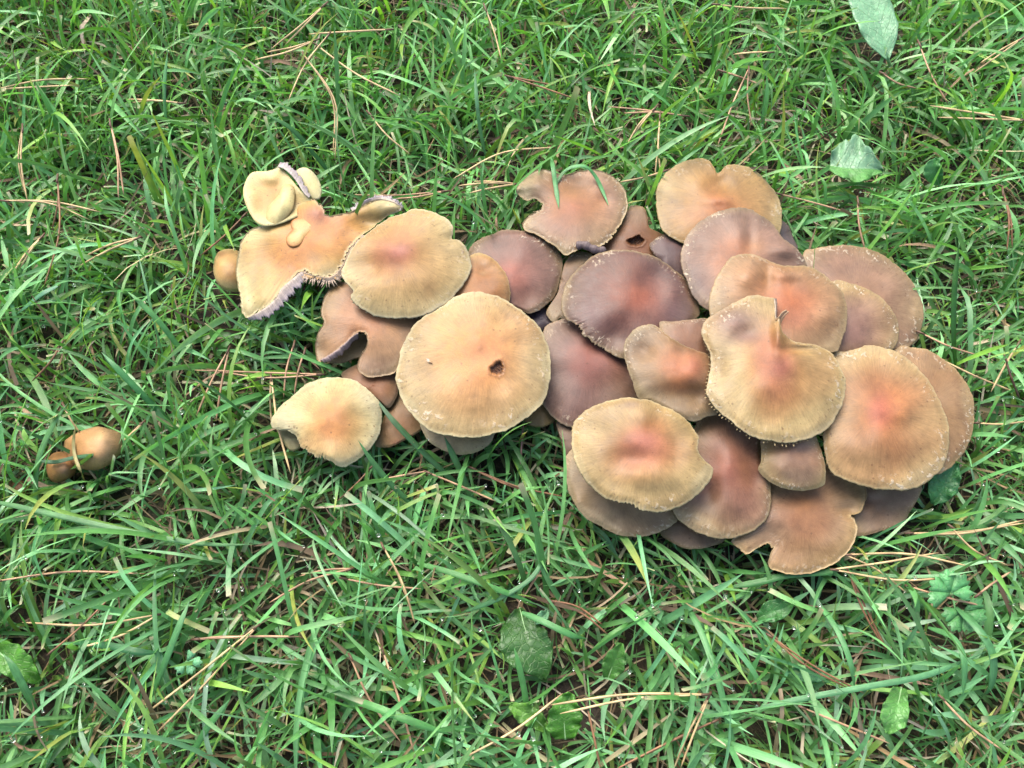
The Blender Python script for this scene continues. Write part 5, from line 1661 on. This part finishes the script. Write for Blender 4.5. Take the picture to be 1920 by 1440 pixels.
ST, RB, PK = (206, 176, 128), (146, 106, 76), (186, 148, 114)
NEEDLES = [
    ("pale straw needle pair, brightest of the lower left lawn", (485, 1172), [(240, 1363), (272, 1396)], ST, (36, 30), 0),
    ("tan arched needle in the lower left lawn with its tip by the left edge", (298, 1152), [(42, 1167), (150, 1215)], ST, (32, 30), -.06),
    ("long tan needle crossing the left edge of the lower lawn", (-10, 1090), [(272, 1076)], PK, (34, 32), -.05),
    ("grey brown needle running from the arched needle towards the left edge", (92, 1226), [(205, 1122)], RB, (32, 30), .03),
    ("reddish flat needle pair right of the bright straw pair", (362, 1199), [(565, 1194), (480, 1196)], PK, (32, 30), -.02),
    ("needle pair spread at the right side of the lower left lawn", (660, 1066), [(505, 1130), (562, 1080)], PK, (30, 28), .04),
    ("pair of tan needles hanging down in the middle of the lower lawn", (716, 1020), [(778, 1170), (768, 1135)], ST, (32, 28), -.05),
    ("brown needle lying between the lower left and lower middle lawn", (640, 1084), [(790, 1104)], PK, (30, 29), .0),
    ("rusty needle slanting down towards the bottom middle edge", (655, 1228), [(752, 1392)], PK, (32, 28), .03),
    ("rusty needle standing beside the slanting rusty one", (716, 1215), [(776, 1410)], PK, (32, 28), -.03),
    ("long straw curving past the two lobed leaf at the bottom", (868, 1422), [(1055, 1300)], ST, (34, 36), .06),
    ("twin pale needles lying flat over the two lobed leaf", (1328, 1302), [(1030, 1322), (1050, 1338)], ST, (38, 36), .02),
    ("rusty upright needle below the two lobed leaf", (1100, 1320), [(1126, 1442)], RB, (34, 30), .02),
    ("reddish curved needle right of the oval leaf", (1028, 1125), [(1130, 1172), (1140, 1190)], RB, (30, 26), -.08),
    ("tan needle pair hanging from a dark sheath at the bottom middle", (1332, 1300), [(1262, 1445), (1276, 1440)], ST, (36, 30), .02),
    ("reddish needles fanning out along the bottom edge", (1345, 1350), [(1150, 1445), (1180, 1432)], RB, (32, 30), -.01),
    ("long rusty needle running down the lower right lawn", (1590, 1070), [(1664, 1222), (1660, 1218)], RB, (32, 28), .02),
    ("dark red needle pair lying low in the lower right lawn", (1440, 1190), [(1620, 1300), (1590, 1290)], RB, (30, 28), .03),
    ("straw needle reaching the bottom right corner area", (1762, 1305), [(1878, 1406)], PK, (34, 30), .02),
    ("thin tan needle running under the round leaf in the lower right lawn", (1500, 1325), [(1668, 1394)], PK, (32, 30), -.02),
    ("straw needle pair spreading right from the torn brown cap", (1560, 1068), [(1820, 1078), (1760, 1036)], ST, (34, 32), .03),
    ("second straw needle pair just below the torn brown cap", (1585, 1040), [(1818, 1062), (1700, 1112)], ST, (33, 31), -.03),
    ("tan needle under the second straw pair near the right edge", (1700, 1098), [(1842, 1136)], PK, (33, 31), .0),
    ("needle with a reddish tip slanting at the right edge", (1830, 1118), [(1895, 1072)], PK, (34, 32), .0),
    ("pale needle running right from the lower corner of the clump", (1700, 1000), [(1925, 980), (1920, 975)], ST, (32, 32), .03),
    ("thin curved needle in the grass right of the clump", (1780, 985), [(1890, 1060)], ST, (34, 30), .08),
    ("dark brown needle standing at the right edge beside the outermost cap", (1884, 668), [(1912, 748)], (84, 60, 48), (40, 34), .05),
    ("straw needle running right from the outermost cap", (1760, 672), [(1902, 735)], ST, (34, 32), .02),
    ("tan needle low beside the wide back cap", (1722, 622), [(1838, 668)], PK, (32, 30), .02),
    ("pale straw leaning behind the outermost cap", (1912, 640), [(1858, 735)], ST, (40, 34), .0),
    ("pale needle right of the outermost cap, lying level", (1828, 793), [(1925, 790)], ST, (32, 32), .03),
    ("pair of needles near the right edge under the small round leaf", (1880, 355), [(1888, 470), (1898, 465)], RB, (44, 34), -.04),
    ("tan needle sloping down right of the notched cap", (1455, 362), [(1622, 408)], PK, (36, 32), -.03),
    ("short tan needle standing between the grass right of the notched cap", (1608, 372), [(1622, 470)], PK, (42, 30), .02),
    ("straw pair lying level at the upper right edge", (1925, 226), [(1744, 198), (1758, 220)], ST, (40, 40), .01),
    ("tan needle below the large dock leaf", (1652, 136), [(1720, 166)], PK, (44, 42), .05),
    ("brown needle hanging right of the large dock leaf", (1722, 78), [(1778, 196)], PK, (48, 40), .03),
    ("straw pair slanting up to the right edge beside the dock leaf", (1920, 70), [(1826, 136), (1838, 118)], ST, (46, 42), .0),
    ("pale needle pair standing upright left of the notched cap", (1238, 212), [(1228, 330), (1239, 330)], ST, (44, 36), .02),
    ("tan needle running into the left side of the notched cap", (1255, 318), [(1160, 342)], ST, (38, 36), .0),
    ("tan needle pair slanting in the grass above the notched cap", (1232, 198), [(1180, 262), (1176, 270)], ST, (44, 38), .03),
    ("level brown needle pair above the bitten cap", (1290, 218), [(1140, 200), (1170, 212)], PK, (42, 42), .02),
    ("thin needles standing crossed in the upper middle lawn", (1404, 128), [(1408, 228), (1345, 275)], PK, (50, 40), .02),
    ("short level needle in the upper middle lawn", (1448, 98), [(1375, 102)], ST, (48, 46), .02),
    ("tan needle sloping in the upper middle lawn", (1350, 132), [(1428, 160)], PK, (48, 44), .0),
    ("pale level needle at the top edge", (1338, 8), [(1475, 16)], ST, (48, 46), .02),
    ("straw needles running left from the bitten cap", (970, 345), [(860, 348), (890, 340), (880, 362)], ST, (34, 36), .02),
    ("long straw curving up from the bitten cap towards the upper left", (1040, 276), [(850, 335)], ST, (40, 38), .08),
    ("level needles between the torn yellow cap and the bitten cap", (840, 358), [(690, 372), (645, 365)], PK, (36, 34), -.03),
    ("tan needle leaning in the grass above the tan rosy cap", (690, 210), [(770, 290)], ST, (46, 38), .03),
    ("long straw slanting in the upper middle left lawn", (590, 82), [(750, 180)], ST, (50, 46), .02),
    ("curved straw standing behind the torn yellow cap", (568, 100), [(625, 292), (628, 300)], ST, (56, 34), -.14),
    ("pale straw slanting down left behind the torn yellow cap", (618, 62), [(540, 190)], ST, (56, 48), .03),
    ("straw pair at the top left of the middle lawn", (596, 74), [(478, 112), (500, 98)], ST, (52, 48), -.03),
    ("twin tan needles rising to the top edge", (612, 6), [(508, 92), (535, 84)], ST, (56, 48), .0),
    ("level tan needle in the upper middle lawn", (735, 55), [(578, 64)], ST, (52, 50), .02),
    ("pale long straw hanging in the upper middle lawn", (908, 10), [(940, 112)], ST, (58, 48), -.03),
    ("reddish needles lying in the lawn above the bitten cap", (950, 142), [(1080, 186), (1040, 160)], RB, (46, 42), .0),
    ("long level tan needles in the upper left lawn", (-10, 168), [(168, 148), (140, 160)], ST, (42, 40), -.02),
    ("pale level straw pair left of the upper middle lawn", (345, 194), [(240, 186), (248, 192)], ST, (44, 42), .02),
    ("pair of vertical needles near the left edge of the upper lawn", (42, 236), [(46, 360), (52, 380)], ST, (48, 36), .05),
    ("speckled vertical needle pair in the upper left lawn", (206, 226), [(222, 372), (232, 365)], PK, (48, 36), -.03),
    ("reddish vertical needle pair left of the middle lawn", (108, 330), [(82, 540), (98, 430)], RB, (46, 34), -.05),
    ("long pale straw curving across the middle left lawn", (4, 376), [(190, 398), (168, 412)], ST, (42, 38), -.07),
    ("needle slanting down left of the ochre half hidden button", (462, 400), [(375, 480)], RB, (40, 32), .0),
    ("straw pair slanting in the middle left lawn", (82, 440), [(24, 512), (38, 502)], ST, (38, 34), .02),
    ("level straw pair in the middle left lawn", (262, 445), [(150, 498), (160, 480)], ST, (40, 36), .03),
    ("rusty curved needle at the left edge of the middle lawn", (118, 640), [(60, 715)], RB, (38, 32), -.08),
    ("long tan needle pair running towards the slit cap", (606, 702), [(365, 694), (380, 690)], PK, (32, 30), -.03),
    ("brown needle standing beside the tan pair near the slit cap", (552, 642), [(532, 745)], PK, (36, 28), .02),
    ("second brown needle standing beside the slit cap", (572, 655), [(552, 740)], PK, (36, 28), .02),
    ("straw needle standing low left of the cream cap", (508, 702), [(510, 802), (545, 888)], ST, (32, 26), .03),
    ("twin brown needles in the grass left of the cream cap", (430, 652), [(368, 780), (405, 790)], PK, (36, 30), .02),
    ("thin reddish needle standing in the dark gap under the largest round cap", (981, 798), [(976, 876)], (176, 130, 118), (26, 22), .0),
    ("tan needles lying in shade below the pale cap", (798, 884), [(930, 940), (690, 905)], PK, (28, 26), .02),
    ("brown needle lying in shade below the cream cap", (700, 872), [(632, 940)], RB, (28, 26), .0),
    ("dark needles running right in shade below the largest round cap", (880, 876), [(1060, 932), (1000, 925)], RB, (26, 24), .03),
    ("straw needle lying behind the pointed button mushroom", (270, 790), [(232, 826), (226, 840)], ST, (30, 28), .0),
    ("thin tan needle behind the pointed button mushroom", (118, 758), [(150, 812)], ST, (34, 28), .02),
]
for lb, b, tp, rgb, z, bd in NEEDLES:
    needle_thing(lb, b, tp, rgb, z, bd)


# ------------------------------------------------------------------ broad leaves of lawn weeds
def leaf(label, mid, wl, wr, rgb, rgb2=None, cat="leaf", ruff=1.0, cup=2.0, seed=0, n=28, m=8, stalk=None, tiltz=0.0):
    """mid: (px,py,zmm) along the midrib from base to tip; wl / wr: half widths in pixels on either side."""
    r = np.random.default_rng(seed + 50)
    P = open_spline(np.array(mid, float), n)
    T = np.gradient(P[:, :2], axis=0)
    T /= np.linalg.norm(T, axis=1)[:, None]
    Nn = np.stack([-T[:, 1], T[:, 0]], 1)
    s = np.linspace(0, 1, n)
    WL = np.interp(s, np.linspace(0, 1, len(wl)), wl)
    WR = np.interp(s, np.linspace(0, 1, len(wr)), wr)
    ph = r.uniform(0, 6, 6)
    rows, C, A = [], [], []
    us = np.linspace(-1, 1, 2 * m + 1)
    for u in us:
        w = np.where(u < 0, WL, WR) * abs(u)
        edge = 1 + .03 * ruff * np.sin(s * 40 + ph[0]) * abs(u) ** 3 + .03 * ruff * np.sin(s * 23 + ph[1]) * abs(u) ** 3
        q = P[:, :2] + Nn * (np.sign(u) * w * edge)[:, None]
        z = P[:, 2] + cup * abs(u) + ruff * abs(u) ** 2 * (1.4 * np.sin(s * 17 + ph[2] + u) + .9 * np.sin(s * 31 + ph[3] - u)) + tiltz * u
        rows.append(at(q[:, 0], q[:, 1], z / 1000))
        g = abs(u) ** 1.5
        c2 = lin(rgb2 if (rgb2 is not None and u > 0) else rgb, .66)
        C.append(np.tile(c2 * (1 - .0 * g), (n, 1)))
        A.append(np.stack([np.full(n, u), s * 1.0 + 0 * s, np.zeros(n)], 1))
    V = np.concatenate(rows)
    k = 2 * m + 1
    i = np.arange(k - 1)[:, None] * n
    j = np.arange(n - 1)
    F = np.stack([i + j, i + n + j, i + n + j + 1, i + j + 1], -1).reshape(-1, 4)
    base = at(P[0, 0], P[0, 1], 0.0)
    root = thing("broad_leaf", label, cat, (base[0], base[1], 0))
    o = mesh_obj("leaf_blade", V, F, M_LEAF, root, np.concatenate(C), {"across": np.concatenate(A)})
    md = o.modifiers.new("thickness", 'SOLIDIFY')
    md.thickness, md.offset = .0005, 0
    W = at(P[:, 0], P[:, 1], (P[:, 2] - .35) / 1000)
    V, F = tube(W, np.linspace(.0008, .0003, n), 6)
    mesh_obj("midrib", V, F, M_STEM, root, lin((150, 186, 130)) * .8)
    if stalk:
        Q = open_spline(np.array([stalk, tuple(np.array(mid[0], float))], float), 8)
        V, F = tube(at(Q[:, 0], Q[:, 1], Q[:, 2] / 1000), [.0011] * 8, 7)
        mesh_obj("leaf_stalk", V, F, M_STEM, root, lin((140, 180, 110)) * .7)
    return root


leaf("large pale green dock leaf with a light midrib cut by the top edge", [(1665, 112, 36), (1658, 80, 41), (1648, 40, 44), (1636, -5, 46), (1622, -60, 46)],
     [2, 26, 38, 42, 46, 44, 30], [2, 22, 34, 32, 30, 28, 20], (136, 190, 140), seed=1, ruff=.6, stalk=(1680, 150, 12), cup=1.5)
leaf("crumpled pale leaf folded along a dark midrib above the back right cap", [(1556, 311, 34), (1582, 314, 36), (1610, 315, 38), (1636, 316, 36), (1656, 321, 30)],
     [30, 46, 54, 62, 44, 20, 3], [10, 16, 22, 28, 24, 14, 3], (138, 186, 140), (104, 168, 82), seed=2, ruff=1.8, cup=4.0)
leaf("small rounded green leaf beside a blade in the upper right lawn", [(1760, 346, 26), (1756, 330, 34), (1754, 312, 40), (1758, 296, 42)],
     [6, 20, 24, 18, 3], [4, 12, 14, 10, 3], (92, 162, 84), seed=3, ruff=.4, stalk=(1772, 352, 14))
leaf("glossy green leaf in the grass below the outermost right cap", [(1748, 945, 18), (1762, 925, 22), (1778, 900, 26), (1794, 868, 28)],
     [4, 26, 34, 26, 6], [4, 22, 26, 20, 4], (78, 146, 84), seed=4, ruff=1.2)
leaf("dark green oval leaf lying among the blades of the lower middle lawn", [(975, 1140, 16), (985, 1180, 22), (1000, 1220, 24), (1016, 1258, 22), (1020, 1276, 18)],
     [4, 22, 36, 38, 26, 3], [10, 44, 58, 54, 32, 3], (58, 108, 40), seed=5, ruff=1.0, cup=2.5)
leaf("small pale leaf tip beside the dark green oval leaf", [(1004, 1168, 24), (1014, 1160, 26), (1024, 1150, 26), (1026, 1144, 25)],
     [3, 10, 11, 3], [3, 10, 9, 3], (122, 180, 132), seed=15, ruff=.5)
leaf("pointed green leaf right of the dark green oval leaf", [(1140, 1272, 16), (1150, 1245, 22), (1160, 1222, 26), (1166, 1206, 26)],
     [10, 20, 18, 3], [10, 24, 18, 3], (86, 146, 60), seed=6, ruff=.6)
leaf("green lobed leaf lying under the twin pale needles", [(1060, 1385, 18), (1058, 1350, 24), (1062, 1320, 26), (1072, 1300, 26)],
     [20, 34, 30, 24, 6], [18, 30, 34, 28, 6], (84, 148, 46), seed=7, ruff=1.6)
leaf("yellow green leaf with a brown spot left of the lobed leaf", [(1024, 1368, 18), (1000, 1345, 24), (972, 1330, 26), (956, 1322, 24)],
     [8, 20, 22, 6], [8, 16, 18, 6], (104, 158, 62), seed=8, ruff=1.2)
leaf("light green rounded leaf pointing down in the lower right lawn", [(1690, 1290, 24), (1684, 1318, 30), (1676, 1346, 32), (1664, 1376, 28)],
     [10, 18, 26, 26, 4], [16, 22, 28, 24, 4], (108, 172, 84), seed=9, ruff=.8)
leaf("green leaf at the left edge of the lower lawn", [(-14, 1212, 20), (10, 1232, 26), (44, 1258, 26), (76, 1280, 20)],
     [20, 34, 28, 4], [16, 30, 24, 4], (88, 152, 48), seed=10, ruff=1.0)
leaf("shaded green leaf in the grass under the lowest brown cap", [(1420, 1160, 14), (1446, 1148, 18), (1472, 1140, 20), (1486, 1130, 18)],
     [6, 22, 22, 4], [6, 20, 18, 4], (72, 134, 68), seed=11, ruff=.6)
leaf("half hidden leaf with a torn edge in the lower right lawn", [(1570, 1268, 18), (1545, 1262, 22), (1515, 1262, 24), (1480, 1256, 20)],
     [4, 16, 18, 4], [4, 12, 12, 4], (98, 162, 110), seed=12, ruff=1.6)


def lobed_leaf(label, c, z, R, rot, rgb, seed, lobes=5):
    """Palmate buttercup leaf: lobes notched at the ends, each lobe a mesh of its own, on one stalk."""
    base = at(c[0], c[1], 0.0)
    root = thing("lobed_leaf", label, "leaf", (base[0], base[1], 0))
    r = np.random.default_rng(seed)
    for i in range(lobes):
        a = rot + (i - (lobes - 1) / 2) * (4.4 / lobes)
        d = np.array([math.cos(a), math.sin(a)])
        nrm = np.array([-d[1], d[0]])
        L = R * r.uniform(.85, 1.1)
        out = [(0, 0), (.3, .14), (.6, .30), (.82, .36), (.96, .30), (.86, .18), (1.06, .05), (1.04, -.06), (.86, -.16), (.94, -.30), (.8, -.36), (.6, -.28), (.3, -.13)]
        V = [at(*(np.array(c) + d * L * .55), (z + 1) / 1000)]
        for u, v in out:
            q = np.array(c) + d * L * u + nrm * L * v
            V.append(at(q[0], q[1], (z + 2.5 * u - 1.5 * abs(v) * 2 + r.uniform(-.4, .4)) / 1000))
        k = len(out)
        F = [(0, 1 + j, 1 + (j + 1) % k) for j in range(k)]
        A = np.array([[0, .5, 0]] + [[v * 2, u, 0] for u, v in out])
        o = mesh_obj("leaf_lobe", V, F, M_LEAF, root, lin(rgb) * r.uniform(.85, 1.1), {"across": A})
        md = o.modifiers.new("thickness", 'SOLIDIFY')
        md.thickness, md.offset = .0004, 0
    p = at(c[0], c[1], z / 1000)
    V, F = tube(open_spline(np.array([[p[0] + .004, p[1] - .006, 0], [p[0] + .002, p[1] - .002, p[2] * .6], p]), 8), [.0008] * 8, 6)
    mesh_obj("leaf_stalk", V, F, M_STEM, root, lin((130, 170, 100)) * .7)


lobed_leaf("upper toothed buttercup leaf right of the straw needles", (1782, 1112), 34, 44, -1.75, (84, 148, 88), 1)
lobed_leaf("lower toothed buttercup leaf just below the other one", (1806, 1146), 28, 44, 1.2, (84, 146, 84), 2)
lobed_leaf("tiny clover like leaf with bluish lobes in the lower left lawn", (350, 1240), 30, 26, .6, (104, 166, 118), 3, 4)
